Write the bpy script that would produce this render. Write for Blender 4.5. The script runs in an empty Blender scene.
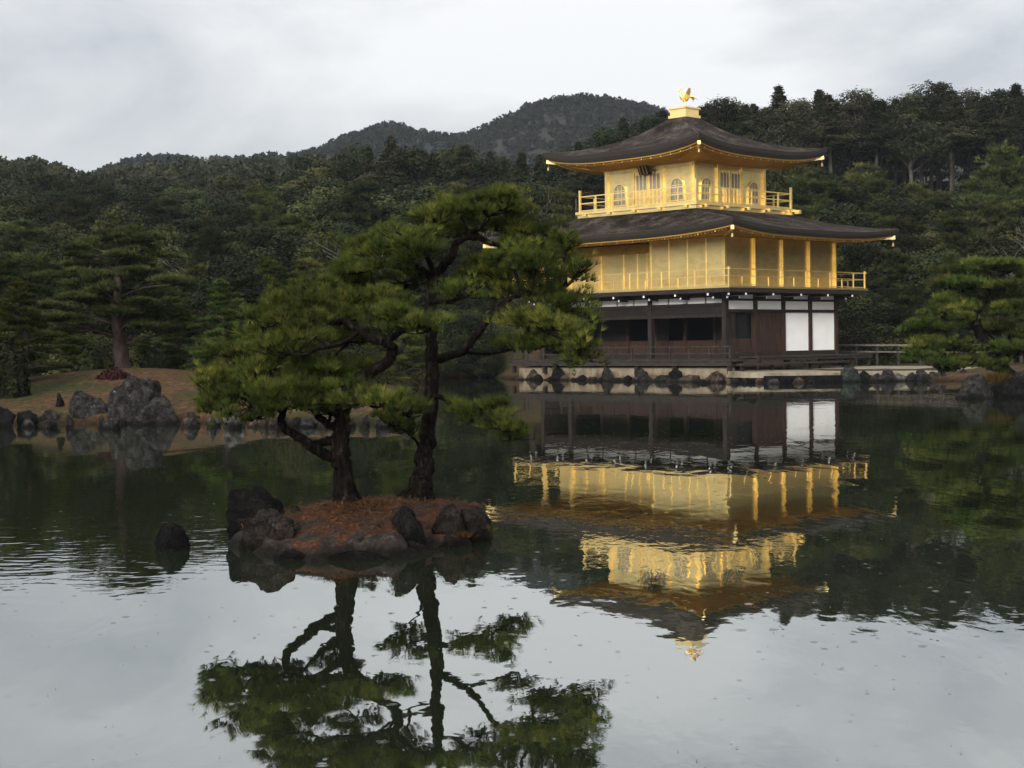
import bpy, math, random
import numpy as np
from mathutils import Vector, Matrix, noise as mnoise

random.seed(11)
RNG = np.random.default_rng(11)
sc = bpy.context.scene
COL = sc.collection

# ---------------------------------------------------------------- camera
CAM_H, F_PX, W_PX, H_PX = 1.95, 1590.0, 1024, 768
PITCH, ROLL = math.radians(1.48), math.radians(0.8)
_fw = Vector((0, math.cos(PITCH), -math.sin(PITCH)))
_up0 = Vector((0, math.sin(PITCH), math.cos(PITCH)))
_r0 = Vector((1, 0, 0))
_rt = _r0 * math.cos(ROLL) - _up0 * math.sin(ROLL)
_up = _up0 * math.cos(ROLL) + _r0 * math.sin(ROLL)
cam = bpy.data.cameras.new('camera')
cam_o = bpy.data.objects.new('camera', cam)
COL.objects.link(cam_o)
cam.sensor_width = 36
cam.lens = 36 * F_PX / W_PX
cam.clip_start, cam.clip_end = 0.1, 5000
cam_o.matrix_world = Matrix(((_rt.x, _up.x, -_fw.x, 0), (_rt.y, _up.y, -_fw.y, 0), (_rt.z, _up.z, -_fw.z, CAM_H), (0, 0, 0, 1)))
sc.camera = cam_o

# ---------------------------------------------------------------- sky, sun, exposure
SUN_ELEV, SUN_AZ = math.radians(21), math.radians(204)   # bearing clockwise from +Y (behind and to the left)
world = bpy.data.worlds.new("World")
sc.world = world
world.use_nodes = True
wn, wl = world.node_tree.nodes, world.node_tree.links
wn.clear()
w_out = wn.new('ShaderNodeOutputWorld')
w_bg = wn.new('ShaderNodeBackground')
w_bg.inputs['Strength'].default_value = 0.076
sky = wn.new('ShaderNodeTexSky')
sky.sky_type = 'NISHITA'
sky.sun_disc = False
sky.sun_elevation = SUN_ELEV
sky.sun_rotation = SUN_AZ
sky.air_density, sky.dust_density = 1.0, 3.0
tc = wn.new('ShaderNodeTexCoord')
mp = wn.new('ShaderNodeMapping')
mp.inputs['Scale'].default_value = (1.0, 1.0, 2.6)
n1 = wn.new('ShaderNodeTexNoise')
n1.inputs['Scale'].default_value = 3.2
n1.inputs['Detail'].default_value = 7
n1.inputs['Roughness'].default_value = 0.55
n1.inputs['Distortion'].default_value = 0.35
ramp = wn.new('ShaderNodeValToRGB')
ramp.color_ramp.elements[0].position = 0.36
ramp.color_ramp.elements[0].color = (3.65, 3.78, 4.05, 1)
ramp.color_ramp.elements[1].position = 0.62
ramp.color_ramp.elements[1].color = (6.2, 6.2, 6.2, 1)
sep = wn.new('ShaderNodeSeparateXYZ')
el = wn.new('ShaderNodeMapRange')          # an overcast sky is brighter overhead than at the horizon
el.inputs['From Min'].default_value = 0.1
el.inputs['From Max'].default_value = 0.9
el.inputs['To Min'].default_value = 1.0
el.inputs['To Max'].default_value = 1.6
mul = wn.new('ShaderNodeMixRGB')
mul.blend_type = 'MULTIPLY'
mul.inputs['Fac'].default_value = 1
mixs = wn.new('ShaderNodeMixRGB')
mixs.inputs['Fac'].default_value = 0.90
wl.new(tc.outputs['Generated'], mp.inputs['Vector'])
wl.new(mp.outputs['Vector'], n1.inputs['Vector'])
wl.new(n1.outputs['Fac'], ramp.inputs['Fac'])
wl.new(tc.outputs['Generated'], sep.inputs['Vector'])
wl.new(sep.outputs['Z'], el.inputs['Value'])
wl.new(ramp.outputs['Color'], mul.inputs['Color1'])
wl.new(el.outputs['Result'], mul.inputs['Color2'])
wl.new(sky.outputs['Color'], mixs.inputs['Color1'])
# broad glow of the veiled sun in the cloud behind the camera
dt = wn.new('ShaderNodeVectorMath'); dt.operation = 'DOT_PRODUCT'
dt.inputs[1].default_value = (math.sin(SUN_AZ) * math.cos(SUN_ELEV), math.cos(SUN_AZ) * math.cos(SUN_ELEV), math.sin(SUN_ELEV))
gl = wn.new('ShaderNodeMapRange'); gl.interpolation_type = 'SMOOTHSTEP'
gl.inputs['From Min'].default_value = 0.1; gl.inputs['From Max'].default_value = 1.0; gl.inputs['To Min'].default_value = 1.0; gl.inputs['To Max'].default_value = 2.4
mul2 = wn.new('ShaderNodeMixRGB'); mul2.blend_type = 'MULTIPLY'; mul2.inputs['Fac'].default_value = 1
wl.new(tc.outputs['Generated'], dt.inputs[0]); wl.new(dt.outputs['Value'], gl.inputs['Value'])
wl.new(mul.outputs['Color'], mul2.inputs['Color1']); wl.new(gl.outputs['Result'], mul2.inputs['Color2'])
wl.new(mul2.outputs['Color'], mixs.inputs['Color2'])
wl.new(mixs.outputs['Color'], w_bg.inputs['Color'])
wl.new(w_bg.outputs['Background'], w_out.inputs['Surface'])

sun = bpy.data.lights.new('sun', 'SUN')
sun.energy = 1.5
sun.angle = math.radians(14)
sun.color = (1.0, 0.94, 0.84)
sun_o = bpy.data.objects.new('sun', sun)
COL.objects.link(sun_o)
_sd = Vector((math.sin(SUN_AZ) * math.cos(SUN_ELEV), math.cos(SUN_AZ) * math.cos(SUN_ELEV), math.sin(SUN_ELEV)))
sun_o.rotation_euler = _sd.to_track_quat('Z', 'Y').to_euler()
sun_o.location = (-30, -40, 60)

vs = sc.view_settings
vs.view_transform = 'Standard'
vs.look = 'None'
vs.exposure = 1.0
vs.gamma = 1.0
vs.use_curve_mapping = False
sc.cycles.max_bounces = 7
sc.cycles.diffuse_bounces = 3
sc.cycles.glossy_bounces = 4
sc.cycles.transparent_max_bounces = 4
sc.cycles.volume_bounces = 0
sc.cycles.caustics_reflective = False
sc.cycles.sample_clamp_indirect = 4

# ---------------------------------------------------------------- helpers
def ray(px, py):
    return _fw + _rt * ((px - W_PX / 2) / F_PX) - _up * ((py - H_PX / 2) / F_PX)
def at(px, py, Y):                 # point seen at a pixel, Y metres away
    d = ray(px, py)
    return Vector((0, 0, CAM_H)) + d * (Y / d.y)
def on_z(px, py, z=0.0):           # point seen at a pixel on the level z
    d = ray(px, py)
    return Vector((0, 0, CAM_H)) + d * ((z - CAM_H) / d.z)
def lerp(a, b, t): return a + (b - a) * t
def smooth(a, b, x):
    t = np.clip((np.asarray(x, float) - a) / (b - a), 0, 1)
    return t * t * (3 - 2 * t)

def tag(o, label=None, cat=None, group=None, kind=None):
    if label: o['label'] = label
    if cat: o['category'] = cat
    if group: o['group'] = group
    if kind: o['kind'] = kind
    return o
def empty(name, loc, rz=0.0, label=None, cat=None, group=None):
    o = bpy.data.objects.new(name, None)
    COL.objects.link(o)
    o.location = loc
    o.rotation_euler = (0, 0, rz)
    o.empty_display_size = 0.2
    return tag(o, label, cat, group)
def link_mesh(name, me, mat, parent=None):
    if mat: me.materials.append(mat)
    o = bpy.data.objects.new(name, me)
    COL.objects.link(o)
    if parent: o.parent = parent
    return o
def mesh_np(name, V, Fc, smooth_=False, tint=None):
    """V (n,3); Fc (m,k) all the same size k"""
    V = np.asarray(V, np.float32); Fc = np.asarray(Fc, np.int32)
    me = bpy.data.meshes.new(name)
    me.vertices.add(len(V)); me.vertices.foreach_set('co', V.ravel())
    k = Fc.shape[1]
    me.loops.add(Fc.size); me.loops.foreach_set('vertex_index', Fc.ravel())
    me.polygons.add(len(Fc))
    me.polygons.foreach_set('loop_start', np.arange(len(Fc), dtype=np.int32) * k)
    me.polygons.foreach_set('loop_total', np.full(len(Fc), k, np.int32))
    if smooth_: me.polygons.foreach_set('use_smooth', np.ones(len(Fc), bool))
    me.update(calc_edges=True)
    if tint is not None:
        a = me.attributes.new('tint', 'FLOAT', 'POINT')
        a.data.foreach_set('value', np.asarray(tint, np.float32))
    return me

class MB:
    def __init__(s): s.v = []; s.f = []; s.sm = []
    def add(s, vs_, fs, sm=False):
        b = len(s.v); s.v += [tuple(p) for p in vs_]
        s.f += [tuple(i + b for i in f) for f in fs]; s.sm += [sm] * len(fs); return s
    def box(s, x0, x1, y0, y1, z0, z1):
        return s.add([(x0, y0, z0), (x1, y0, z0), (x1, y1, z0), (x0, y1, z0), (x0, y0, z1), (x1, y0, z1), (x1, y1, z1), (x0, y1, z1)],
                     [(3, 2, 1, 0), (4, 5, 6, 7), (0, 1, 5, 4), (1, 2, 6, 5), (2, 3, 7, 6), (3, 0, 4, 7)])
    def beam(s, p, q, w, h):
        p, q = Vector(p), Vector(q); d = (q - p).normalized()
        side = d.cross(Vector((0, 0, 1)))
        side = Vector((1, 0, 0)) if side.length < 1e-4 else side.normalized()
        up = side.cross(d)
        vs_ = [c + side * (a * w / 2) + up * (b * h / 2) for c in (p, q) for a, b in ((-1, -1), (1, -1), (1, 1), (-1, 1))]
        return s.add(vs_, [(0, 1, 2, 3), (7, 6, 5, 4), (0, 4, 5, 1), (1, 5, 6, 2), (2, 6, 7, 3), (3, 7, 4, 0)])
    def tube(s, pts, rad, n=8, jit=0.0, cap=True):
        pts = [Vector(p) for p in pts]; m = len(pts)
        if not hasattr(rad, '__len__'): rad = [rad] * m
        vs_ = []; side = None
        for i, p in enumerate(pts):
            d = (pts[min(i + 1, m - 1)] - pts[max(i - 1, 0)])
            d = d.normalized() if d.length > 1e-9 else Vector((0, 0, 1))
            if side is None:
                side = d.cross(Vector((0.13, 0.27, 0.95)))
                if side.length < 1e-3: side = d.cross(Vector((1, 0, 0)))
            side = (side - d * side.dot(d)).normalized(); up = d.cross(side)
            for k in range(n):
                a = 2 * math.pi * k / n; r = rad[i] * (1 + random.uniform(-jit, jit))
                vs_.append(p + side * (math.cos(a) * r) + up * (math.sin(a) * r))
        fs = [(i * n + k, i * n + (k + 1) % n, (i + 1) * n + (k + 1) % n, (i + 1) * n + k) for i in range(m - 1) for k in range(n)]
        s.add(vs_, fs, True)
        if cap:
            b = len(s.v) - m * n
            s.f += [tuple(b + k for k in range(n))[::-1], tuple(b + (m - 1) * n + k for k in range(n))]; s.sm += [False, False]
        return s
    def ball(s, c, r, n=10, m=7):
        if not hasattr(r, '__len__'): r = (r, r, r)
        vs_ = [(c[0] + r[0] * math.sin(math.pi * j / m) * math.cos(2 * math.pi * i / n), c[1] + r[1] * math.sin(math.pi * j / m) * math.sin(2 * math.pi * i / n),
                c[2] + r[2] * math.cos(math.pi * j / m)) for j in range(m + 1) for i in range(n)]
        return s.add(vs_, [(j * n + i, (j + 1) * n + i, (j + 1) * n + (i + 1) % n, j * n + (i + 1) % n) for j in range(m) for i in range(n)], True)
    def build(s, name, mat, parent=None):
        me = bpy.data.meshes.new(name); me.from_pydata(s.v, [], s.f)
        me.polygons.foreach_set('use_smooth', s.sm); me.validate(); me.update()
        return link_mesh(name, me, mat, parent)

def spline(pts, n=6):
    """Catmull-Rom through points (tuples of any length)"""
    P = np.array(pts, float)
    if len(P) == 2: P = np.array([P[0], (P[0] + P[1]) / 2, P[1]])
    Q = np.vstack([2 * P[0] - P[1], P, 2 * P[-1] - P[-2]]); out = []
    for i in range(1, len(Q) - 2):
        for t in np.linspace(0, 1, n, endpoint=False):
            a, b, c, d = Q[i - 1], Q[i], Q[i + 1], Q[i + 2]
            out.append(0.5 * (2 * b + (c - a) * t + (2 * a - 5 * b + 4 * c - d) * t * t + (3 * b - a - 3 * c + d) * t ** 3))
    out.append(Q[-2]); return np.array(out)

# ---------------------------------------------------------------- materials
def mat_new(name):
    m = bpy.data.materials.new(name); m.use_nodes = True
    nt = m.node_tree; b = nt.nodes['Principled BSDF']; return m, nt, b
def nz(nt, scale, detail=4, rough=0.55, vec=None, dist=0.0):
    n = nt.nodes.new('ShaderNodeTexNoise'); n.inputs['Scale'].default_value = scale
    n.inputs['Detail'].default_value = detail; n.inputs['Roughness'].default_value = rough; n.inputs['Distortion'].default_value = dist
    if vec: nt.links.new(vec, n.inputs['Vector'])
    return n
def ramp_n(nt, fac, stops):
    r = nt.nodes.new('ShaderNodeValToRGB'); cr = r.color_ramp
    while len(cr.elements) < len(stops): cr.elements.new(0.5)
    for e, (p, c) in zip(cr.elements, stops): e.position = p; e.color = (*c, 1)
    nt.links.new(fac, r.inputs['Fac']); return r
def coords(nt, kind='Object', scale=(1, 1, 1)):
    t = nt.nodes.new('ShaderNodeTexCoord'); m = nt.nodes.new('ShaderNodeMapping'); m.inputs['Scale'].default_value = scale
    nt.links.new(t.outputs[kind], m.inputs['Vector']); return m.outputs['Vector']
def world_pos(nt, scale=(1, 1, 1)):
    t = nt.nodes.new('ShaderNodeNewGeometry'); m = nt.nodes.new('ShaderNodeMapping'); m.inputs['Scale'].default_value = scale
    nt.links.new(t.outputs['Position'], m.inputs['Vector']); return m.outputs['Vector']
def bump(nt, b, h, strength, dist):
    n = nt.nodes.new('ShaderNodeBump'); n.inputs['Strength'].default_value = strength; n.inputs['Distance'].default_value = dist
    nt.links.new(h, n.inputs['Height']); nt.links.new(n.outputs['Normal'], b.inputs['Normal']); return n
def mat_noise(name, stops, scale, rough=0.8, bs=0.3, bd=0.02, sc3=(1, 1, 1), metallic=0.0, detail=5, coord='Object', spec=0.3, dist=0.0):
    m, nt, b = mat_new(name)
    v = world_pos(nt, sc3) if coord == 'World' else coords(nt, coord, sc3)
    n = nz(nt, scale, detail, 0.6, v, dist); r = ramp_n(nt, n.outputs['Fac'], stops)
    nt.links.new(r.outputs['Color'], b.inputs['Base Color'])
    b.inputs['Roughness'].default_value = rough; b.inputs['Metallic'].default_value = metallic
    b.inputs['Specular IOR Level'].default_value = spec
    if bs: bump(nt, b, n.outputs['Fac'], bs, bd)
    return m
def mat_foliage(name, dark, mid, light, rough=0.8, spec=0.06, val=(0.50, 1.62), hue=(0.455, 0.512)):
    """colour of each leaf tuft from its tint (random, some crowns with top light painted in), and of the whole tree from a per-object random"""
    m, nt, b = mat_new(name)
    a = nt.nodes.new('ShaderNodeAttribute'); a.attribute_name = 'tint'
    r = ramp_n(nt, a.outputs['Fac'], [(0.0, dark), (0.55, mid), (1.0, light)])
    oi = nt.nodes.new('ShaderNodeObjectInfo')
    hs = nt.nodes.new('ShaderNodeHueSaturation')
    mr = nt.nodes.new('ShaderNodeMapRange'); mr.inputs['To Min'].default_value = val[0]; mr.inputs['To Max'].default_value = val[1]
    mh = nt.nodes.new('ShaderNodeMapRange'); mh.inputs['To Min'].default_value = hue[0]; mh.inputs['To Max'].default_value = hue[1]
    ma = nt.nodes.new('ShaderNodeMath'); ma.operation = 'MULTIPLY'; ma.inputs[1].default_value = 7.3
    fr = nt.nodes.new('ShaderNodeMath'); fr.operation = 'FRACT'
    nt.links.new(oi.outputs['Random'], mr.inputs['Value']); nt.links.new(oi.outputs['Random'], ma.inputs[0]); nt.links.new(ma.outputs[0], fr.inputs[0])
    nt.links.new(fr.outputs[0], mh.inputs['Value'])
    nt.links.new(mr.outputs['Result'], hs.inputs['Value']); nt.links.new(mh.outputs['Result'], hs.inputs['Hue'])
    nt.links.new(r.outputs['Color'], hs.inputs['Color']); nt.links.new(hs.outputs['Color'], b.inputs['Base Color'])
    b.inputs['Roughness'].default_value = rough; b.inputs['Specular IOR Level'].default_value = spec
    return m

M = {}
M['bark'] = mat_noise('pine_bark', [(0.35, (0.003, 0.0024, 0.002)), (0.55, (0.0085, 0.0066, 0.0056)), (0.74, (0.034, 0.029, 0.026))], 26, 0.95, 1.0, 0.04, (1, 1, 0.28), spec=0.03)
M['bark_red'] = mat_noise('red_pine_bark', [(0.3, (0.012, 0.008, 0.007)), (0.7, (0.070, 0.048, 0.038))], 5, 0.9, 0.6, 0.04, (1, 1, 0.3))
M['bark_grey'] = mat_noise('grey_bark', [(0.3, (0.025, 0.022, 0.019)), (0.7, (0.085, 0.074, 0.064))], 4, 0.9, 0.4, 0.03, (1, 1, 0.3))
M['bark_pale'] = mat_noise('bare_bark', [(0.3, (0.07, 0.063, 0.057)), (0.7, (0.19, 0.175, 0.16))], 5, 0.85, 0.3, 0.01)
M['needle_near'] = mat_foliage('pine_needles', (0.012, 0.019, 0.005), (0.054, 0.07, 0.013), (0.16, 0.16, 0.028), val=(0.75, 1.25), hue=(0.490, 0.506))
M['needle'] = mat_foliage('garden_pine_needles', (0.01, 0.018, 0.005), (0.044, 0.064, 0.012), (0.115, 0.13, 0.024))
M['needle_slope'] = mat_foliage('slope_pine_needles', (0.008, 0.013, 0.005), (0.032, 0.042, 0.013), (0.080, 0.086, 0.024))
M['leaf'] = mat_foliage('evergreen_leaves', (0.006, 0.009, 0.004), (0.018, 0.024, 0.01), (0.038, 0.043, 0.016))
M['leaf_light'] = mat_foliage('olive_leaves', (0.009, 0.013, 0.005), (0.028, 0.035, 0.013), (0.056, 0.06, 0.021))
M['cedar'] = mat_foliage('cedar_sprays', (0.006, 0.008, 0.004), (0.022, 0.025, 0.011), (0.048, 0.045, 0.02))
M['far_leaf'] = mat_foliage('far_wood_leaves', (0.0065, 0.0095, 0.0055), (0.017, 0.021, 0.011), (0.034, 0.035, 0.018))
M['rust_leaf'] = mat_foliage('rusty_twigs', (0.014, 0.008, 0.005), (0.04, 0.021, 0.013), (0.075, 0.044, 0.026))
M['yellow_leaf'] = mat_foliage('straw_blades', (0.0300, 0.0250, 0.0050), (0.1000, 0.0750, 0.0150), (0.1700, 0.1350, 0.0350))

def wet_line(nt, col, b, top=.13):
    """stone and soil stay stained dark where the pond laps at them"""
    g = nt.nodes.new('ShaderNodeNewGeometry'); s = nt.nodes.new('ShaderNodeSeparateXYZ'); nt.links.new(g.outputs['Position'], s.inputs['Vector'])
    nn = nz(nt, 5, 3, .5, g.outputs['Position']); a = nt.nodes.new('ShaderNodeMath'); a.operation = 'MULTIPLY_ADD'; a.inputs[1].default_value = -.12; nt.links.new(nn.outputs['Fac'], a.inputs[0]); nt.links.new(s.outputs['Z'], a.inputs[2])
    r = nt.nodes.new('ShaderNodeMapRange'); r.inputs['From Min'].default_value = -.02; r.inputs['From Max'].default_value = top - .04; r.inputs['To Min'].default_value = .28
    nt.links.new(a.outputs[0], r.inputs['Value']); m = nt.nodes.new('ShaderNodeMixRGB'); m.blend_type = 'MULTIPLY'; m.inputs['Fac'].default_value = 1
    nt.links.new(col, m.inputs['Color1']); nt.links.new(r.outputs['Result'], m.inputs['Color2']); nt.links.new(m.outputs['Color'], b.inputs['Base Color'])
def mat_rock(name, base, lichen, amt=0.62):
    m, nt, b = mat_new(name); v = world_pos(nt)
    n = nz(nt, 4.5, 9, 0.68, v); n2 = nz(nt, 9, 8, 0.7, v, 0.5); n3 = nz(nt, 40, 4, 0.6, v)
    r = ramp_n(nt, n.outputs['Fac'], [(0.34, tuple(c * 0.22 for c in base)), (0.52, base), (0.68, tuple(c * 2.0 for c in base))])
    f = ramp_n(nt, n2.outputs['Fac'], [(amt, (0, 0, 0)), (amt + 0.08, (1, 1, 1))])
    mx = nt.nodes.new('ShaderNodeMixRGB'); mx.inputs['Color2'].default_value = (*lichen, 1)
    nt.links.new(f.outputs['Color'], mx.inputs['Fac']); nt.links.new(r.outputs['Color'], mx.inputs['Color1'])
    nt.links.new(mx.outputs['Color'], b.inputs['Base Color']); b.inputs['Roughness'].default_value = 0.88; b.inputs['Specular IOR Level'].default_value = 0.10
    # joints and cracks between the facets
    vo = nt.nodes.new('ShaderNodeTexVoronoi'); vo.feature = 'DISTANCE_TO_EDGE'; vo.inputs['Scale'].default_value = 3.1
    wp = nt.nodes.new('ShaderNodeVectorMath'); wp.operation = 'MULTIPLY_ADD'; wp.inputs[1].default_value = (1.3, 1.3, 1.3)
    nt.links.new(n.outputs['Color'], wp.inputs[0]); nt.links.new(v, wp.inputs[2]); nt.links.new(wp.outputs[0], vo.inputs['Vector'])
    cr = nt.nodes.new('ShaderNodeMapRange'); cr.inputs['From Max'].default_value = .07; nt.links.new(vo.outputs['Distance'], cr.inputs['Value'])
    mc = nt.nodes.new('ShaderNodeMixRGB'); mc.blend_type = 'MULTIPLY'; mc.inputs['Fac'].default_value = .6
    nt.links.new(mx.outputs['Color'], mc.inputs['Color1']); nt.links.new(cr.outputs['Result'], mc.inputs['Color2']); wet_line(nt, mc.outputs['Color'], b)
    ad = nt.nodes.new('ShaderNodeMath'); ad.operation = 'ADD'; a3 = nt.nodes.new('ShaderNodeMath'); a3.operation = 'MULTIPLY_ADD'; a3.inputs[1].default_value = .6
    nt.links.new(n2.outputs['Fac'], ad.inputs[0]); nt.links.new(n3.outputs['Fac'], ad.inputs[1])
    nt.links.new(cr.outputs['Result'], a3.inputs[0]); nt.links.new(ad.outputs[0], a3.inputs[2]); bump(nt, b, a3.outputs[0], 1.0, 0.10)
    return m
M['rock'] = mat_rock('grey_rock', (0.045, 0.042, 0.039), (0.26, 0.25, 0.22))
M['rock_green'] = mat_rock('greenish_rock', (0.046, 0.055, 0.046), (0.24, 0.25, 0.22))
M['rock_dark'] = mat_rock('dark_rock', (0.013, 0.012, 0.012), (0.13, 0.12, 0.11), 0.70)
M['rock_tan'] = mat_rock('tan_rock', (0.105, 0.078, 0.058), (0.26, 0.23, 0.19))
M['rock_pale'] = mat_rock('pale_rock', (0.12, 0.115, 0.105), (0.34, 0.32, 0.29))
M['rock_islet'] = mat_rock('islet_rock', (0.030, 0.024, 0.020), (0.13, 0.112, 0.098), 0.63)

# gold leaf: faint sheet joints and uneven lustre
def mat_gold(name, col, rough, metallic):
    m, nt, b = mat_new(name); v = coords(nt, 'Object', (1, 1, 1))
    n = nz(nt, 1.6, 8, 0.7, coords(nt, 'Object', (1, 1, 1.8))); n2 = nz(nt, 14, 3, 0.5, v)
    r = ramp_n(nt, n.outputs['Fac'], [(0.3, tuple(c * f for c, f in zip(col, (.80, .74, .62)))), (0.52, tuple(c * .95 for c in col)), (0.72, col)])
    nt.links.new(r.outputs['Color'], b.inputs['Base Color'])
    rr = nt.nodes.new('ShaderNodeMapRange'); rr.inputs['To Min'].default_value = rough - 0.08; rr.inputs['To Max'].default_value = rough + 0.1
    nt.links.new(n2.outputs['Fac'], rr.inputs['Value']); nt.links.new(rr.outputs['Result'], b.inputs['Roughness'])
    b.inputs['Metallic'].default_value = metallic; bump(nt, b, n2.outputs['Fac'], 0.12, 0.02); return m
M['gold'] = mat_gold('gold_leaf', (0.92, 0.71, 0.31), 0.35, 0.9)
M['gold_bright'] = mat_gold('gold_trim', (0.98, 0.74, 0.30), 0.34, 0.75)
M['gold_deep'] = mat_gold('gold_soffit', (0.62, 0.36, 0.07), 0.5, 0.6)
M['roof'] = mat_noise('bark_shingles', [(0.34, (0.010, 0.008, 0.007)), (0.5, (0.026, 0.021, 0.018)), (0.68, (0.062, 0.052, 0.043))], 4.5, 0.9, 1.0, 0.06, (1, 1, 5), detail=10)
def mat_roof():
    m, nt, b = mat_new('bark_shingles'); v = coords(nt, 'Object', (1, 1, 1)); vf = coords(nt, 'Object', (9, 9, 26))
    a = nz(nt, .9, 9, .68, v, .4); f = nz(nt, 1.0, 5, .65, vf); g = nz(nt, 5, 6, .7, v)
    s1 = nt.nodes.new('ShaderNodeMath'); s1.operation = 'MULTIPLY_ADD'; s1.inputs[1].default_value = .55; nt.links.new(f.outputs['Fac'], s1.inputs[0]); nt.links.new(a.outputs['Fac'], s1.inputs[2])
    s2 = nt.nodes.new('ShaderNodeMath'); s2.operation = 'MULTIPLY_ADD'; s2.inputs[1].default_value = .45; nt.links.new(g.outputs['Fac'], s2.inputs[0]); nt.links.new(s1.outputs[0], s2.inputs[2])
    r = ramp_n(nt, s2.outputs[0], [(.80, (.010, .008, .007)), (.97, (.026, .021, .017)), (1.0, (.030, .024, .019))])
    mr = nt.nodes.new('ShaderNodeMapRange'); mr.inputs['From Min'].default_value = .72; mr.inputs['From Max'].default_value = 1.28
    nt.links.new(s2.outputs[0], mr.inputs['Value']); nt.links.new(mr.outputs['Result'], r.inputs['Fac'])
    cr = r.color_ramp; cr.elements[0].position = .2; cr.elements[0].color = (.007, .005, .004, 1); cr.elements[1].position = .5; cr.elements[1].color = (.025, .0195, .0155, 1); cr.elements[2].position = .8; cr.elements[2].color = (.078, .065, .052, 1)
    nt.links.new(r.outputs['Color'], b.inputs['Base Color']); b.inputs['Roughness'].default_value = .9; b.inputs['Specular IOR Level'].default_value = .08
    bump(nt, b, s2.outputs[0], 1.0, .10); return m
M['roof'] = mat_roof()
M['roof_edge'] = mat_noise('shingle_edge', [(0.3, (0.012, 0.010, 0.009)), (0.7, (0.035, 0.028, 0.022))], 8, 0.9, 0.5, 0.02, (1, 1, 12))
M['wood'] = mat_noise('dark_timber', [(0.3, (0.009, 0.006, 0.0045)), (0.7, (0.026, 0.017, 0.013))], 6, 0.75, 0.3, 0.01, (1, 1, 0.2))
M['wood_grey'] = mat_noise('weathered_timber', [(0.3, (0.010, 0.008, 0.007)), (0.7, (0.038, 0.032, 0.028))], 6, 0.8, 0.3, 0.01, (0.4, 1, 1))
M['wood_red'] = mat_noise('red_brown_planks', [(0.3, (0.014, 0.007, 0.005)), (0.55, (0.038, 0.018, 0.011)), (0.75, (0.085, 0.045, 0.028))], 4, 0.7, 0.3, 0.01, (5, 5, 0.35))
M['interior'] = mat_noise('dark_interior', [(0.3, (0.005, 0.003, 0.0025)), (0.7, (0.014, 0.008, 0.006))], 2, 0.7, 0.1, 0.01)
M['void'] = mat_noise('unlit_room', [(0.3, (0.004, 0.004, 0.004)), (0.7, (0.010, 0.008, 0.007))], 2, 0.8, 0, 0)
M['plaster'] = mat_noise('white_plaster', [(0.3, (0.78, 0.77, 0.75)), (0.7, (0.86, 0.85, 0.83))], 1.5, 0.8, 0.05, 0.01)
M['white_paint'] = mat_noise('white_beam_ends', [(0.3, (0.7, 0.7, 0.7)), (0.7, (0.8, 0.8, 0.8))], 5, 0.6, 0, 0)
M['pane'] = mat_noise('paper_lattice', [(0.3, (0.24, 0.22, 0.17)), (0.7, (0.30, 0.27, 0.21))], 8, 0.7, 0, 0)
M['bronze'] = mat_noise('bronze', [(0.3, (0.25, 0.18, 0.08)), (0.7, (0.4, 0.3, 0.13))], 8, 0.4, 0, 0, metallic=0.8)
M['fence'] = mat_noise('pale_weathered_rail', [(0.3, (0.07, 0.06, 0.05)), (0.7, (0.20, 0.175, 0.15))], 5, 0.85, 0.2, 0.01)
M['sand'] = mat_noise('raked_sand', [(0.32, (0.09, 0.075, 0.05)), (0.5, (0.20, 0.17, 0.12)), (0.7, (0.31, 0.27, 0.20))], 1.3, 0.95, 0.2, 0.02, coord='World')
M['wall_stone'] = None
# ---------------------------------------------------------------- ground, pond, mountain
PAV_C = Vector((9.22, 83.56, 0)); PAV_RZ = -math.radians(45.9)
PA, PB = 6.135, 4.54                       # half length (south front) and half depth of the pavilion
_cx, _sx = math.cos(PAV_RZ), math.sin(PAV_RZ)
def pav(x, y, z=0.0): return Vector((PAV_C.x + _cx * x - _sx * y, PAV_C.y + _sx * x + _cx * y, z))
_dk1, _dk2 = pav(-7.2, -5.45), pav(7.0, -5.45)
LAND = [(-400, -5), (-60, 22), (-30, 36), (-20, 39.6), (-14, 41.3), (-10, 41.0), (-7.6, 40.7), (-5.2, 40.0), (-3.4, 38.9), (-2.4, 38.1),
        (-1.7, 39.7), (-2.3, 45), (-3.6, 55), (-4.6, 70), (-4.8, 85), (-3.6, 92), (-1.4, 91.5), (_dk1.x - .3, _dk1.y + .4), (_dk1.x, _dk1.y),
        (_dk2.x, _dk2.y), (10.7, 72.8), (12.5, 71.6), (15, 71.2), (18, 71.3), (19.5, 70.0), (18.8, 64), (16.8, 57), (14.6, 52.6), (14.5, 51.2),
        (15.6, 50.6), (18, 50.2), (24, 46), (60, 34), (400, 0), (700, 0), (700, 1010), (-700, 1010), (-700, -5)]
_LP = np.array(LAND, float)
def land_sd(x, y):
    """signed distance to the shoreline, positive on land"""
    x = np.asarray(x, float); y = np.asarray(y, float)
    d2 = np.full(x.shape, 1e18); ins = np.zeros(x.shape, bool); n = len(_LP)
    for i in range(n):
        ax, ay = _LP[i]; bx, by = _LP[(i + 1) % n]; ex, ey = bx - ax, by - ay
        t = np.clip(((x - ax) * ex + (y - ay) * ey) / (ex * ex + ey * ey), 0, 1)
        d2 = np.minimum(d2, (x - ax - t * ex) ** 2 + (y - ay - t * ey) ** 2)
        c = ((ay > y) != (by > y)) & (x < ex * (y - ay) / (ey if abs(ey) > 1e-9 else 1e-9) + ax); ins ^= c
    return np.where(ins, 1, -1) * np.sqrt(d2)
def wav(x, y, s, ph=0.0):
    return (np.sin(x / s + 1.3 * np.sin(y / s * 0.7 + ph)) + np.sin(y / s * 1.13 + 1.7 * np.sin(x / s * 0.6 + ph * 2 + 1))) * 0.5
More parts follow.
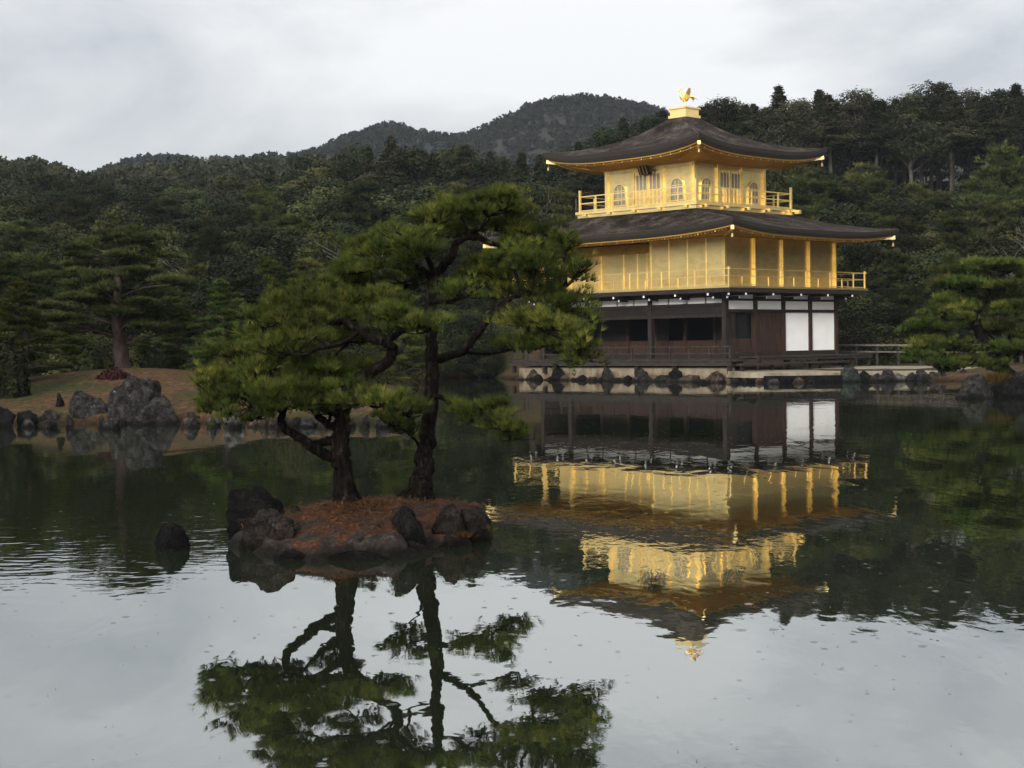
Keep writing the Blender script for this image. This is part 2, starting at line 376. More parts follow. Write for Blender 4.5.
def gz(x, y):
    x = np.asarray(x, float); y = np.asarray(y, float)
    d = land_sd(x, y)
    z = np.where(d > 0, 0.45 * (1 - np.exp(-d / 0.7)), np.maximum(d * 0.55, -0.8))
    k = smooth(0.2, 3.0, d)
    z = z + k * 0.85 * np.exp(-((x + 12.0) / 5.5) ** 2 - ((y - 49.0) / 5.0) ** 2)                  # the mound on the left bank
    z = z + k * 0.35 * np.exp(-((x - 17.5) / 2.5) ** 2 - ((y - 53.5) / 2.5) ** 2)
    wr = smooth(-4, 14, x)
    left = 4.5 * smooth(58, 120, y) + 19 * smooth(95, 275, y) * (1 + 0.10 * wav(x, y, 26, 0.4)) + 10 * smooth(300, 420, y)
    left = left + 6 * smooth(-40, -75, x) * smooth(150, 270, y) - 3.0 * np.exp(-((x + 58) / 14) ** 2) * smooth(180, 270, y)
    right = 2.2 * smooth(92, 115, y) + 11.5 * smooth(100, 158, y) + 8 * smooth(158, 300, y) + 10 * smooth(300, 420, y)
    z = z + k * (left * (1 - wr) + right * wr) + k * 0.06 * wav(x, y, 1.7)
    return z
def gz1(x, y): return float(gz(np.array([x]), np.array([y]))[0])

def grid_mesh(name, xs, ys, fn):
    X, Y = np.meshgrid(xs, ys); Z = fn(X.ravel(), Y.ravel())
    V = np.stack([X.ravel(), Y.ravel(), Z], 1); nx, ny = len(xs), len(ys)
    i = np.arange(nx * ny).reshape(ny, nx)
    Fc = np.stack([i[:-1, :-1].ravel(), i[:-1, 1:].ravel(), i[1:, 1:].ravel(), i[1:, :-1].ravel()], 1)
    return mesh_np(name, V, Fc, True)
xs = np.concatenate([np.linspace(-600, -60, 28), np.linspace(-55, -24, 20), np.arange(-23, 28, 0.45), np.linspace(30, 60, 16), np.linspace(70, 600, 28)])
ys = np.concatenate([np.linspace(-50, 20, 8), np.linspace(24, 36, 5), np.arange(37, 96, 0.45), np.linspace(98, 180, 34), np.linspace(186, 300, 20), np.linspace(320, 1000, 30)])
gm, nt, b = mat_new('ground_litter')
v = world_pos(nt); na = nz(nt, 0.35, 6, 0.6, v); nb = nz(nt, 6, 6, 0.65, v)
ra = ramp_n(nt, nb.outputs['Fac'], [(0.3, (0.022, 0.011, 0.005)), (0.55, (0.066, 0.037, 0.017)), (0.75, (0.115, 0.073, 0.036))])
rb = ramp_n(nt, nb.outputs['Fac'], [(0.3, (0.011, 0.012, 0.004)), (0.6, (0.036, 0.036, 0.012)), (0.8, (0.085, 0.07, 0.028))])
rf = ramp_n(nt, na.outputs['Fac'], [(0.44, (0, 0, 0)), (0.58, (1, 1, 1))])
mx = nt.nodes.new('ShaderNodeMixRGB'); nt.links.new(rf.outputs['Color'], mx.inputs['Fac'])
nt.links.new(ra.outputs['Color'], mx.inputs['Color1']); nt.links.new(rb.outputs['Color'], mx.inputs['Color2'])
wet_line(nt, mx.outputs['Color'], b, .2); b.inputs['Roughness'].default_value = 0.95; b.inputs['Specular IOR Level'].default_value = 0.1
bump(nt, b, nb.outputs['Fac'], 0.7, 0.06)
M['ground'] = gm
tag(link_mesh('ground', grid_mesh('ground', xs, ys, gz), gm), kind='structure')

# pond: a murky, almost mirror-flat sheet with faint wind ripples in patches
wm, nt, b = mat_new('pond_water')
b.inputs['Roughness'].default_value = 0.015; b.inputs['IOR'].default_value = 1.45
b.inputs['Base Color'].default_value = (0.013, 0.017, 0.009, 1)
v1 = world_pos(nt, (1.6, 0.55, 1)); r1 = nz(nt, 1.0, 3, 0.5, v1, 0.3)
v2 = world_pos(nt, (9, 4.5, 1)); r2 = nz(nt, 1.0, 2, 0.5, v2, 0.2)
v3 = world_pos(nt, (0.13, 0.09, 1)); r3 = nz(nt, 1.0, 3, 0.5, v3)
pr = ramp_n(nt, r3.outputs['Fac'], [(0.42, (0.10, 0.10, 0.10)), (0.62, (1, 1, 1))])
mu = nt.nodes.new('ShaderNodeMath'); mu.operation = 'MULTIPLY'; nt.links.new(r2.outputs['Fac'], mu.inputs[0]); nt.links.new(pr.outputs['Color'], mu.inputs[1])
m2 = nt.nodes.new('ShaderNodeMath'); m2.operation = 'MULTIPLY'; m2.inputs[1].default_value = 0.20; nt.links.new(mu.outputs[0], m2.inputs[0])
ad = nt.nodes.new('ShaderNodeMath'); ad.operation = 'ADD'; nt.links.new(r1.outputs['Fac'], ad.inputs[0]); nt.links.new(m2.outputs[0], ad.inputs[1])
# rings of a few raindrops
vr = nt.nodes.new('ShaderNodeTexVoronoi'); vr.voronoi_dimensions = '2D'; vr.inputs['Scale'].default_value = 4.6; nt.links.new(world_pos(nt), vr.inputs['Vector'])
def mth(op, a, b_=None, c=None):
    n = nt.nodes.new('ShaderNodeMath'); n.operation = op
    for i, x in enumerate((a, b_, c)):
        if x is None: continue
        if isinstance(x, (int, float)): n.inputs[i].default_value = x
        else: nt.links.new(x, n.inputs[i])
    return n.outputs[0]
sc_ = nt.nodes.new('ShaderNodeSeparateColor'); nt.links.new(vr.outputs['Color'], sc_.inputs['Color'])
rad = mth('MULTIPLY_ADD', sc_.outputs['Green'], .20, .06)
fall = mth('MAXIMUM', mth('SUBTRACT', 1.0, mth('DIVIDE', vr.outputs['Distance'], rad)), 0.0)
# a cat's paw of wind on the open water left of the islet
sp4 = nt.nodes.new('ShaderNodeSeparateXYZ'); nt.links.new(world_pos(nt), sp4.inputs['Vector'])
def rng_(x, a, b_):
    n = nt.nodes.new('ShaderNodeMapRange'); n.interpolation_type = 'SMOOTHSTEP'; n.inputs['From Min'].default_value = a; n.inputs['From Max'].default_value = b_; nt.links.new(x, n.inputs['Value']); return n.outputs['Result']
r4 = nz(nt, 1.0, 2, .5, world_pos(nt, (2.2, 4.2, 1)), .2)
paw = mth('MULTIPLY', mth('MULTIPLY', rng_(sp4.outputs['X'], -1.9, -3.4), mth('MULTIPLY', rng_(sp4.outputs['Y'], 11.5, 14.0), rng_(sp4.outputs['Y'], 26.0, 18.0))), r4.outputs['Fac'])
ring = mth('MULTIPLY', mth('MULTIPLY', mth('SINE', mth('MULTIPLY', vr.outputs['Distance'], 60.0)), fall), mth('GREATER_THAN', sc_.outputs['Red'], .80))
hh = mth('ADD', mth('MULTIPLY_ADD', paw, .75, ad.outputs[0]), mth('MULTIPLY', ring, .045))
bump(nt, b, hh, 1.0, 0.0047)
gb = nt.nodes.new('ShaderNodeBsdfGlossy'); gb.inputs['Color'].default_value = (.82, .85, .84, 1); gb.inputs['Roughness'].default_value = .015
nt.links.new(b.inputs['Normal'].links[0].from_socket, gb.inputs['Normal'])
ms = nt.nodes.new('ShaderNodeMixShader'); ms.inputs['Fac'].default_value = .40
nt.links.new(b.outputs['BSDF'], ms.inputs[1]); nt.links.new(gb.outputs['BSDF'], ms.inputs[2]); nt.links.new(ms.outputs['Shader'], nt.nodes['Material Output'].inputs['Surface'])
M['water'] = wm
tag(link_mesh('pond_water', grid_mesh('pond_water', np.linspace(-600, 600, 25), np.linspace(-50, 150, 11), lambda x, y: 0 * x), wm), kind='structure')

# mountain behind the wood, its ridge line as seen between the trees
SKY = [(-300, 170), (0, 200), (80, 195), (120, 178), (150, 162), (180, 156), (210, 161), (260, 163), (320, 153), (345, 142), (375, 130), (400, 128), (430, 135), (465, 138),
       (490, 130), (520, 116), (555, 103), (600, 101), (640, 109), (670, 120), (700, 130), (760, 145), (900, 150), (1300, 165)]
_rx, _rz = [], []
for px, py in SKY:
    p = at(px, py + 9, 690); _rx.append(p.x); _rz.append(p.z)
def mz(x, y):
    r = np.interp(x, _rx, _rz) + 1.6 * wav(x, y, 9, 0.3)
    up = smooth(400, 690, y) * (1 + 0.10 * wav(x + 0.4 * y, y * 0.3, 30, 1.1) * smooth(690, 560, y))
    return 20 + (r - 20) * up * np.where(y > 690, 1 - 0.5 * smooth(690, 900, y), 1) - 14 * smooth(430, 400, y)
M['mountain'] = mat_noise('mountain_floor', [(0.3, (0.006, 0.008, 0.005)), (0.7, (0.015, 0.018, 0.010))], 0.08, 0.95, 0.5, 1.0, coord='World')
tag(link_mesh('mountain', grid_mesh('mountain', np.linspace(-330, 330, 120), np.concatenate([np.linspace(400, 700, 60), np.linspace(710, 900, 10)]), mz), M['mountain']), kind='structure')

def unit(n):
    v = RNG.normal(size=(n, 3)); return v / np.linalg.norm(v, axis=1, keepdims=True)
def leaf_quads(Cc, size, nrm=None, asp=0.62):
    """one diamond leaf-clump face per centre; nrm biases where the faces look"""
    n = len(Cc); a = unit(n)
    if nrm is not None:
        nn = nrm + 0.75 * unit(n); nn /= np.linalg.norm(nn, axis=1, keepdims=True)
        a = a - nn * (a * nn).sum(1, keepdims=True); a /= np.linalg.norm(a, axis=1, keepdims=True) + 1e-9
    else:
        nn = unit(n); nn = nn - a * (a * nn).sum(1, keepdims=True); nn /= np.linalg.norm(nn, axis=1, keepdims=True) + 1e-9
    bb = np.cross(nn, a); s = np.broadcast_to(np.asarray(size, float), (n,))[:, None]
    V = np.stack([Cc + a * s, Cc + bb * s * asp, Cc - a * s * 0.9, Cc - bb * s * asp], 1).reshape(-1, 3)
    return V, np.arange(4 * n).reshape(n, 4)

def wood_cloud(name, spots, heights, per, leaf, mat, wid=(0.30, 0.42)):
    """a far wood that reads as one mass: crowns of leaf clumps, one mesh"""
    Vs, Ts = [], []
    for (x, y, z), h in zip(spots, heights):
        k = RNG.integers(3, 6); cs = np.zeros((k, 3)); w = h * RNG.uniform(*wid)
        cs[:, :2] = RNG.normal(size=(k, 2)) * w * 0.35; cs[:, 2] = h * np.linspace(0.35, 0.86, k)
        rr = w * np.linspace(0.85, 0.42, k)
        idx = RNG.integers(0, k, per); u = unit(per); u[:, 2] *= 0.9
        P = cs[idx] + u * rr[idx][:, None] * RNG.uniform(0.6, 1.05, (per, 1))
        V, _ = leaf_quads(P + np.array([x, y, z]), leaf * RNG.uniform(0.6, 1.3, per), u)
        Vs.append(V); t = np.clip(RNG.normal(0.45, 0.10, per) + RNG.normal(0, 0.20), 0, 1); Ts.append(np.repeat(t, 4))
    V = np.concatenate(Vs); T = np.concatenate(Ts)
    return tag(link_mesh(name, mesh_np(name, V, np.arange(len(V)).reshape(-1, 4), False, T), mat), kind='stuff')
# mountain wood
n = 9000
mxs = RNG.uniform(-230, 150, n); mys = 690 - 235 * RNG.uniform(0, 1, n) ** 1.4
k = 420; mxs[:k] = np.linspace(-230, 130, k) + RNG.normal(0, .6, k); mys[:k] = 690 + RNG.normal(0, 3, k)
wood_cloud('mountain_wood', list(zip(mxs, mys, mz(mxs, mys) - 1)), RNG.uniform(2.2, 5.0, n), 44, 0.75, M['far_leaf'], (0.36, 0.55))
# ridge wood above the left bank
n = 900
lxs = RNG.uniform(-100, 40, n); lys = 285 - 95 * RNG.uniform(0, 1, n) ** 1.2
lgz = gz(lxs, lys) - 0.5
_lpx = 512 + F_PX * lxs / lys                                 # height of the canopy line along the ridge
_top = CAM_H + (345 - np.interp(_lpx, [-100, 0, 40, 75, 110, 135, 150, 200, 260, 330, 350, 400, 700, 900], [150, 153, 157, 167, 173, 168, 160, 158, 157, 153, 163, 172, 172, 120])) / F_PX * lys
lh = np.minimum(RNG.uniform(7.5, 12.5, n), _top - lgz + RNG.normal(0, .5, n)); ok = lh > 2.5
wood_cloud('ridge_wood', list(zip(lxs[ok], lys[ok], lgz[ok])), lh[ok], 240, 0.34, M['far_leaf'], (0.26, 0.40))
# the wood that goes on round the right bank, beyond the frame
n = 200
rys = RNG.uniform(58, 150, n); rxs = .345 * rys + 6 + RNG.uniform(0, 45, n)
wood_cloud('right_bank_wood', list(zip(rxs, rys, gz(rxs, rys) - .5)), RNG.uniform(10, 17, n), 220, .5, M['far_leaf'], (0.26, 0.38))
n = 200
rys = RNG.uniform(50, 150, n); rxs = -(.345 * rys + 5 + RNG.uniform(0, 45, n))
wood_cloud('left_bank_wood', list(zip(rxs, rys, gz(rxs, rys) - .5)), RNG.uniform(6, 12, n), 220, .4, M['far_leaf'], (0.30, 0.45))
# the air between: a thin even haze
hz, nt, b = mat_new('haze_air'); nt.nodes.remove(b)
pvn = nt.nodes.new('ShaderNodeVolumePrincipled'); pvn.inputs['Density'].default_value = 0.00011; pvn.inputs['Color'].default_value = (.80, .89, 1.0, 1); pvn.inputs['Anisotropy'].default_value = 0.0
nt.links.new(pvn.outputs['Volume'], nt.nodes['Material Output'].inputs['Volume'])
hb = MB().box(-640, 640, -70, 1050, -2.2, 128); tag(hb.build('haze', hz), kind='stuff')
# ---------------------------------------------------------------- the pavilion
pv = empty('pavilion', (PAV_C.x, PAV_C.y, 0), PAV_RZ, 'three storey pavilion with gold upper walls, dark shingle roofs and a golden bird on top', 'pavilion')
def part(mb, name, mat, parent=None, label=None):
    o = mb.build(name, M[mat], parent or pv)
    if label: o['label'] = label
    return o
KEN = PA * 2 / 5.5
SX = [PA - s for s in (0, 4.67, 10.25, 12.27)]             # columns along the south front
EY = [-PB + 2 * PB / 4 * i for i in range(5)]               # columns along the east side

# --- lower veranda (deck), with its support stubs
Z_DK = 1.00
d = MB()
d.box(-PA - 1.3, PA + 1.3, -PB - 1.3, -PB + 0.1, Z_DK - 0.07, Z_DK)
d.box(-PA - 1.28, PA + 1.28, -PB - 1.27, -PB - 1.13, Z_DK - 0.27, Z_DK - 0.072)
for i in range(9): d.box(-PA - 1.2 + i * 1.79, -PA - 1.02 + i * 1.79, -PB - 1.1, -PB, Z_DK - 0.24, Z_DK - 0.074)
part(d, 'veranda_deck', 'wood_grey')
for x in [-PA - 1.1, SX[3] + 1.2, SX[2], -0.6, SX[1], PA - 2.2, PA + 1.1]:
    part(MB().box(x - .09, x + .09, -PB - 1.2, -PB - 1.02, 0.35, Z_DK - 0.275), 'deck_post', 'wood')
def railing(name, pts, z0, h, mat, post_gap, pw=0.07, rails=(1.0, 0.55, 0.1), tall_ends=0.0, short=False, ext=0.12, rw=0.055):
    """posts as sub-parts under one part that holds the rails"""
    r = MB()
    for (a, b_) in zip(pts[:-1], pts[1:]):
        a, b_ = Vector((*a, 0)), Vector((*b_, 0)); dd = (b_ - a).normalized()
        for k, fr in enumerate(rails):
            zz = z0 + h * fr
            e = ext if k == 0 else 0.0
            r.beam(a - dd * e + Vector((0, 0, zz)), b_ + dd * e + Vector((0, 0, zz + 0.003)), rw, rw)
    ro = part(r, name, mat)
    for (a, b_) in zip(pts[:-1], pts[1:]):
        a, b_ = Vector((*a, 0)), Vector((*b_, 0)); L = (b_ - a).length; n = max(1, round(L / post_gap))
        for i in range(n + 1):
            if i == n and (b_.x, b_.y) != pts[-1]: continue
            p = a.lerp(b_, i / n); end = i in (0, n)
            top = h + tall_ends if end else (h * rails[1] - rw / 2 if short and i % 2 else h - rw / 2)
            w = pw * (1.35 if end else 1)
            part(MB().box(p.x - w / 2, p.x + w / 2, p.y - w / 2, p.y + w / 2, z0, z0 + top), 'post', mat, ro)
    return ro
railing('veranda_railing', [(-PA - 1.2, -PB - 0.3), (-PA - 1.2, -PB - 1.2), (PA + 1.2, -PB - 1.2), (PA + 1.2, -PB - 0.25)], Z_DK, 0.64, 'wood_grey', 1.22, 0.06, (1.0, 0.5, 0.08), rw=0.05)
# east ledge and step
d = MB(); d.box(PA + 0.13, PA + 1.25, -PB + 0.9, PB + 1.6, 1.06, 1.14); d.box(PA + 1.1, PA + 1.22, -PB + 0.95, PB + 1.55, 0.93, 1.058)
part(d, 'east_ledge', 'wood_grey')
for y in (-PB + 1.2, -PB + 3.3, -1.0, 1.6, PB, PB + 1.45): part(MB().box(PA + 1.0, PA + 1.14, y - .07, y + .07, 0.3, 0.928), 'ledge_leg', 'wood')
d = MB(); d.box(PA + 1.32, PA + 1.75, -PB - 0.9, PB - 1.3, 0.74, 0.83); part(d, 'step_board', 'wood_grey')
for y in (-PB - .7, -PB + 1.6, 0.2, PB - 1.5): part(MB().box(PA + 1.45, PA + 1.6, y - .07, y + .07, 0.3, 0.738), 'step_leg', 'wood')

# --- first storey
part(MB().box(-PA - .1, PA + .1, -PB - .1 + .22, PB + .1, 1.002, 1.28), 'sill_floor', 'wood')
for x in SX: part(MB().box(x - .12, x + .12, -PB - .12, -PB + .12, Z_DK + .002, 4.05), 'column', 'wood')
for y in EY[1:]: part(MB().box(PA - .12, PA + .12, y - .12, y + .12, 1.002, 4.05), 'column', 'wood_red')
d = MB()                                                    # tie beams round the storey
for z0, z1 in ((3.60, 3.73), (4.02, 4.16)): d.box(-PA - .1, PA + .1, -PB - .10, -PB + .10, z0, z1)
for z0, z1 in ((3.84, 3.94), (4.16, 4.25)): d.box(PA - .1, PA + .1, -PB + .101, PB + .1, z0, z1)
d.box(PA - .1, PA + .1, -PB + .12, PB, 3.28, 3.42); d.box(PA - .1, PA + .1, -PB + .12, PB, 1.282, 1.36)
part(d, 'tie_beam', 'wood')
part(MB().box(-PA, PA - .12, -PB - .05, -PB + .05, 3.20, 3.598), 'lintel_board', 'interior')
part(MB().box(-PA, PA - .12, -PB - .09, -PB + .09, 3.05, 3.198), 'lintel_beam', 'wood')
# white strips between the beams
def strips(fixed, a, b_, n, z0, z1, axis, name='plaster_strip', gap=.05):
    for i in range(n):
        p, q = lerp(a, b_, i / n) + gap, lerp(a, b_, (i + 1) / n) - gap
        m = MB()
        if axis == 'x': m.box(p, q, fixed - .03, fixed + .03, z0, z1)
        else: m.box(fixed - .03, fixed + .03, p, q, z0, z1)
        part(m, name, 'plaster')
for i in range(3): strips(-PB, SX[i + 1], SX[i], (4, 5, 2)[i], 3.735, 4.015, 'x')
for i in range(4):
    strips(PA, EY[i] + .08, EY[i + 1] - .08, 1, 3.945, 4.155, 'y'); strips(PA, EY[i] + .08, EY[i + 1] - .08, 1, 3.425, 3.835, 'y')
# east wall bays: dark opening over wainscot, planks, two white panels
part(MB().box(PA - .05, PA + .03, EY[0] + .12, EY[1] - .12, 1.362, 2.0), 'wainscot', 'wood_red')
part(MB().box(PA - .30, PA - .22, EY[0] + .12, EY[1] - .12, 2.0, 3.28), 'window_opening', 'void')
part(MB().box(PA - .06, PA + .02, EY[0] + .12, EY[0] + .75, 2.002, 3.278), 'shutter', 'wood')
for i in range(4):
    y0 = lerp(EY[1] + .12, EY[2] - .12, i / 4)
    part(MB().box(PA - .04, PA + .04 + .012 * (i % 2), y0 + .01, y0 + (2.27 - .24) / 4 - .01, 1.362, 3.278), 'plank_door', 'wood_red')
for i in (2, 3): part(MB().box(PA - .03, PA + .03, EY[i] + .12, EY[i + 1] - .12, 1.365, 3.275), 'plaster_panel', 'plaster')
# room behind the open south veranda
RY = -PB + 2.27
part(MB().box(-PA + .1, PA - .35, -PB + .1, PB - .1, 3.45, 3.52), 'ceiling', 'interior')
part(MB().box(-PA + .1, PA - .4, PB - .3, PB - .2, 1.28, 3.45), 'back_wall', 'interior')
part(MB().box(-PA, -PA + .08, -PB + .1, PB, 1.28, 3.6), 'west_wall', 'interior')
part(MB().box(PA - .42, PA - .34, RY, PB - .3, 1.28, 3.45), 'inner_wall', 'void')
part(MB().box(-PA, PA, PB - .06, PB + .06, 1.28, 4.0), 'north_wall', 'wood')
for i in range(7):
    x = lerp(-PA + .2, PA - .5, i / 6); part(MB().box(x - .09, x + .09, RY - .09, RY + .09, 1.282, 3.448), 'inner_post', 'wood_red')
for i in range(6):
    x0, x1 = lerp(-PA + .2, PA - .5, i / 6) + .095, lerp(-PA + .2, PA - .5, (i + 1) / 6) - .095
    part(MB().box(x0, x1, RY - .04, RY + .04, 1.285, 1.95), 'wainscot', 'wood_red')
    if i in (1,): part(MB().box(x0, x1, RY - .03, RY + .03, 1.952, 3.2), 'sliding_panel', 'interior')
    elif i in (3, 5): part(MB().box(x0, lerp(x0, x1, .45), RY - .03, RY + .03, 1.952, 3.2), 'sliding_panel', 'interior')
    part(MB().box(x0, x1, RY - .05, RY + .05, 3.202, 3.445), 'header', 'interior')
# white-tipped brackets under the balcony
def bracket(px_, py_, dx, dy):
    for k, (ln, z) in enumerate(((0.62, 3.98), (1.02, 4.12))):
        o = part(MB().beam((px_, py_, z), (px_ + dx * ln, py_ + dy * ln, z), .11, .12), 'bracket', 'wood')
        part(MB().beam((px_ + dx * (ln + .002), py_ + dy * (ln + .002), z), (px_ + dx * (ln + .03), py_ + dy * (ln + .03), z), .09, .10), 'bracket_end', 'white_paint', o)
for s in np.linspace(.12, 12.15, 7): bracket(PA - s, -PB - .12, 0, -1)
for y in EY: bracket(PA + .12, min(max(y, -PB + .12), PB - .12), 1, 0)
for k, (ln, z) in enumerate(((0.75, 3.98), (1.25, 4.12))):
    q = ln * .8
    o = part(MB().beam((PA + .1, -PB - .1, z), (PA + q, -PB - q, z), .11, .12), 'bracket', 'wood')
    part(MB().beam((PA + q + .002, -PB - q - .002, z), (PA + q + .025, -PB - q - .025, z), .09, .10), 'bracket_end', 'white_paint', o)

# --- second storey
BO = 1.2
part(MB().box(-PA - BO, PA + BO, -PB - BO, PB + BO, 4.20, 4.40), 'balcony_frame', 'wood')
part(MB().box(-PA - BO - .02, PA + BO + .02, -PB - BO - .02, PB + BO + .02, 4.403, 4.50), 'balcony_floor', 'gold')
railing('balcony_railing', [(-PA - 1.1, PB + 1.1), (-PA - 1.1, -PB - 1.1), (PA + 1.1, -PB - 1.1), (PA + 1.1, PB + 1.1), (-PA - 1.1, PB + 1.1)], 4.50, 0.80, 'gold_bright', 1.0, 0.055, (1.0, 0.58, 0.08), 0.10, True, rw=.038)
Z2, Z2T = 4.50, 6.98
RCS = 1.1                                                   # the western part of the front stands back
part(MB().box(SX[1] - .05, PA - .08, -PB, -PB + .12, Z2, Z2T - .1), 'front_wall', 'gold')
part(MB().box(SX[1] - .05, SX[1] + .07, -PB + .121, -PB + RCS, Z2, Z2T - .1), 'return_wall', 'gold')
part(MB().box(-PA + .05, SX[1] - .051, -PB + RCS, -PB + RCS + .12, Z2, Z2T - .1), 'recessed_wall', 'gold')
part(MB().box(PA - .12, PA, -PB + .121, PB, Z2, Z2T - .1), 'east_wall', 'gold')
part(MB().box(-PA + .05, -PA + .17, -PB + RCS + .121, PB - .121, Z2, Z2T - .1), 'west_wall', 'gold')
part(MB().box(-PA + .05, PA - .121, PB - .12, PB, Z2, Z2T - .1), 'north_wall', 'gold')
for x in np.linspace(SX[1], PA, 5)[:-1]: part(MB().box(x - .045, x + .045, -PB - .025, -PB - .001, Z2, Z2T - .1), 'batten', 'gold')
for s in (5.9, 6.54, 7.48, 9.05, 10.3, 11.4): part(MB().box(PA - s - .06, PA - s + .06, -PB + RCS - .05, -PB + RCS - .002, Z2, Z2T - .1), 'batten', 'gold_bright')
part(MB().box(-PA + .05, SX[1] - .056, -PB + RCS - .25, -PB + RCS - .055, 6.42, Z2T - .1), 'recess_soffit_band', 'gold_deep')  # added band standing in for the deep brown soffit over the recess
for x in (SX[2], SX[3]): part(MB().box(x - .09, x + .09, -PB - .09, -PB + .09, Z2, Z2T), 'column', 'gold_bright')
part(MB().box(PA - .09, PA + .07, -PB - .07, -PB + .09, Z2, Z2T), 'column', 'gold_bright')
for y in EY[1:]: part(MB().box(PA + .003, PA + .12, y - .04, y + .04, Z2, Z2T - .1), 'column', 'gold_bright')
d = MB(); d.box(-PA, PA + .1, -PB - .1, -PB + .08, Z2T - .098, Z2T + .08); d.box(PA - .1, PA + .1, -PB + .081, PB, Z2T - .098, Z2T + .08)
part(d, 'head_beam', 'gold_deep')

# --- roofs
def curve_lift(t, L): return L * abs(t) ** 3.2
def roof(name, hin, zin, hout, zeave, lift, thick, prof, wall, zwall, ns=40, nr=14, overhang_in=0.10):
    """hipped roof with flared corners: hin/hout half sizes (x,y); one mesh for the shingles, others for edge, fascia and soffit"""
    top, edge, fas, sof = MB(), MB(), MB(), MB()
    sides = [((-1, -1), (1, -1)), ((1, -1), (1, 1)), ((1, 1), (-1, 1)), ((-1, 1), (-1, -1))]
    for a, b_ in sides:
        def pt(i, r, h_in=hin, h_out=hout):
            t = -1 + 2 * i / ns; u = (t + 1) / 2
            cx, cy = lerp(a[0], b_[0], u), lerp(a[1], b_[1], u)
            flare = 1 + 0.012 * abs(t) ** 4 * r
            x = lerp(cx * h_in[0], cx * h_out[0], r) * flare; y = lerp(cy * h_in[1], cy * h_out[1], r) * flare
            return x, y, t
        def zt(t, r):
            return zeave + (zin - zeave) * prof(1 - r) + curve_lift(t, lift) * r ** 2.2
        V = [(*pt(i, j / nr)[:2], zt(pt(i, 0)[2], j / nr)) for j in range(nr + 1) for i in range(ns + 1)]
        top.add(V, [(j * (ns + 1) + i, (j + 1) * (ns + 1) + i, (j + 1) * (ns + 1) + i + 1, j * (ns + 1) + i + 1) for j in range(nr) for i in range(ns)], True)
        def ring(mb, r0, z0, r1, z1):                       # strip between two offsets from the eave line
            V = []
            for r, z in ((r0, z0), (r1, z1)):
                for i in range(ns + 1):
                    x, y, t = pt(i, 1.0); l = curve_lift(t, lift)
                    fx = (abs(x) - r) / abs(x) if abs(x) > 1e-6 else 1; fy = (abs(y) - r) / abs(y) if abs(y) > 1e-6 else 1
                    if a[0] == b_[0]: X, Y = x - r * a[0], y * (1 - r / hout[1])
                    else: X, Y = x * (1 - r / hout[0]), y - r * a[1]
                    V.append((X, Y, zeave + l + z))
            mb.add(V, [(i, i + ns + 1, i + ns + 2, i + 1) for i in range(ns)], True)
        ring(edge, 0, 0, .03, -thick * .5); ring(edge, .03, -thick * .5, .12, -thick); ring(edge, .12, -thick, .2, -thick)
        ring(fas, .18, -thick - .001, .18, -thick - .065); ring(fas, .18, -thick - .065, .30, -thick - .065)
        # soffit up to the wall head
        V = []; nj = 6
        for j in range(nj + 1):
            f = j / nj
            for i in range(ns + 1):
                x, y, t = pt(i, 1.0); u = (t + 1) / 2
                if a[0] == b_[0]: X, Y = x - .29 * a[0], y * (1 - .29 / hout[1])
                else: X, Y = x * (1 - .29 / hout[0]), y - .29 * a[1]
                wx, wy = lerp(a[0], b_[0], u) * wall[0], lerp(a[1], b_[1], u) * wall[1]
                V.append((lerp(X, wx, f), lerp(Y, wy, f), lerp(zeave + curve_lift(t, lift) - thick - .06, zwall, f)))
        sof.add(V, [(j * (ns + 1) + i, j * (ns + 1) + i + 1, (j + 1) * (ns + 1) + i + 1, (j + 1) * (ns + 1) + i) for j in range(nj) for i in range(ns)], True)
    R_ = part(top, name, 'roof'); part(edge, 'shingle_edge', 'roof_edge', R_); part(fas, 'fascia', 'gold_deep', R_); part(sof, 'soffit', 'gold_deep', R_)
    # rafters, all of one roof as one sub-part (too fine to count), with gilded ends
    rf, re = MB(), MB()
    for a, b_ in sides[:2] + sides[3:]:
        for i in range(2, ns * 2 - 1):
            t = -1 + i / ns; u = (t + 1) / 2
            cx, cy = lerp(a[0], b_[0], u), lerp(a[1], b_[1], u); l = curve_lift(t, lift)
            ox, oy = (a[0], 0) if a[0] == b_[0] else (0, a[1])
            x, y = cx * hout[0] * .97 - ox * .22 * 1, cy * hout[1] * .97 - oy * .22
            if ox: x = ox * (hout[0] - .33)
            else: y = oy * (hout[1] - .33)
            q = Vector((x, y, zeave + l - thick - .115)); w = Vector((cx * (wall[0] + .05), cy * (wall[1] + .05), zwall - .07))
            if ox: w.y = lerp(y, w.y, .35)
            else: w.x = lerp(x, w.x, .35)
            rf.beam(q, w, .055, .07)
            if i % 5 == 0:
                e = (q - w).normalized(); re.beam(q + e * .002, q + e * .04, .058, .072)
    part(rf, 'rafters', 'gold_deep', R_); part(re, 'rafter_ends', 'gold', R_)
    for cx, cy in ((1, -1), (-1, -1), (1, 1), (-1, 1)):      # gilded corner beams with wind bells
        X, Y = cx * (hout[0] - .28), cy * (hout[1] - .28); z = zeave + lift - thick - .14
        w = Vector((cx * wall[0], cy * wall[1], zwall - .05)); q = Vector((X, Y, z)); e = (q - w).normalized()
        part(MB().beam(w, q + e * .06, .12, .16), 'corner_beam', 'gold', R_)
        part(MB().beam(q + e * .062, q + e * .30, .15, .19), 'beam_end', 'gold_bright', R_)
        bx = q + e * .2
        bl = MB().tube([bx + Vector((0, 0, -.09)), bx + Vector((0, 0, -.26))], .012, 5)
        bl.tube([bx + Vector((0, 0, -.26)), bx + Vector((0, 0, -.30)), bx + Vector((0, 0, -.42)), bx + Vector((0, 0, -.46))], [.03, .06, .065, .085], 8)
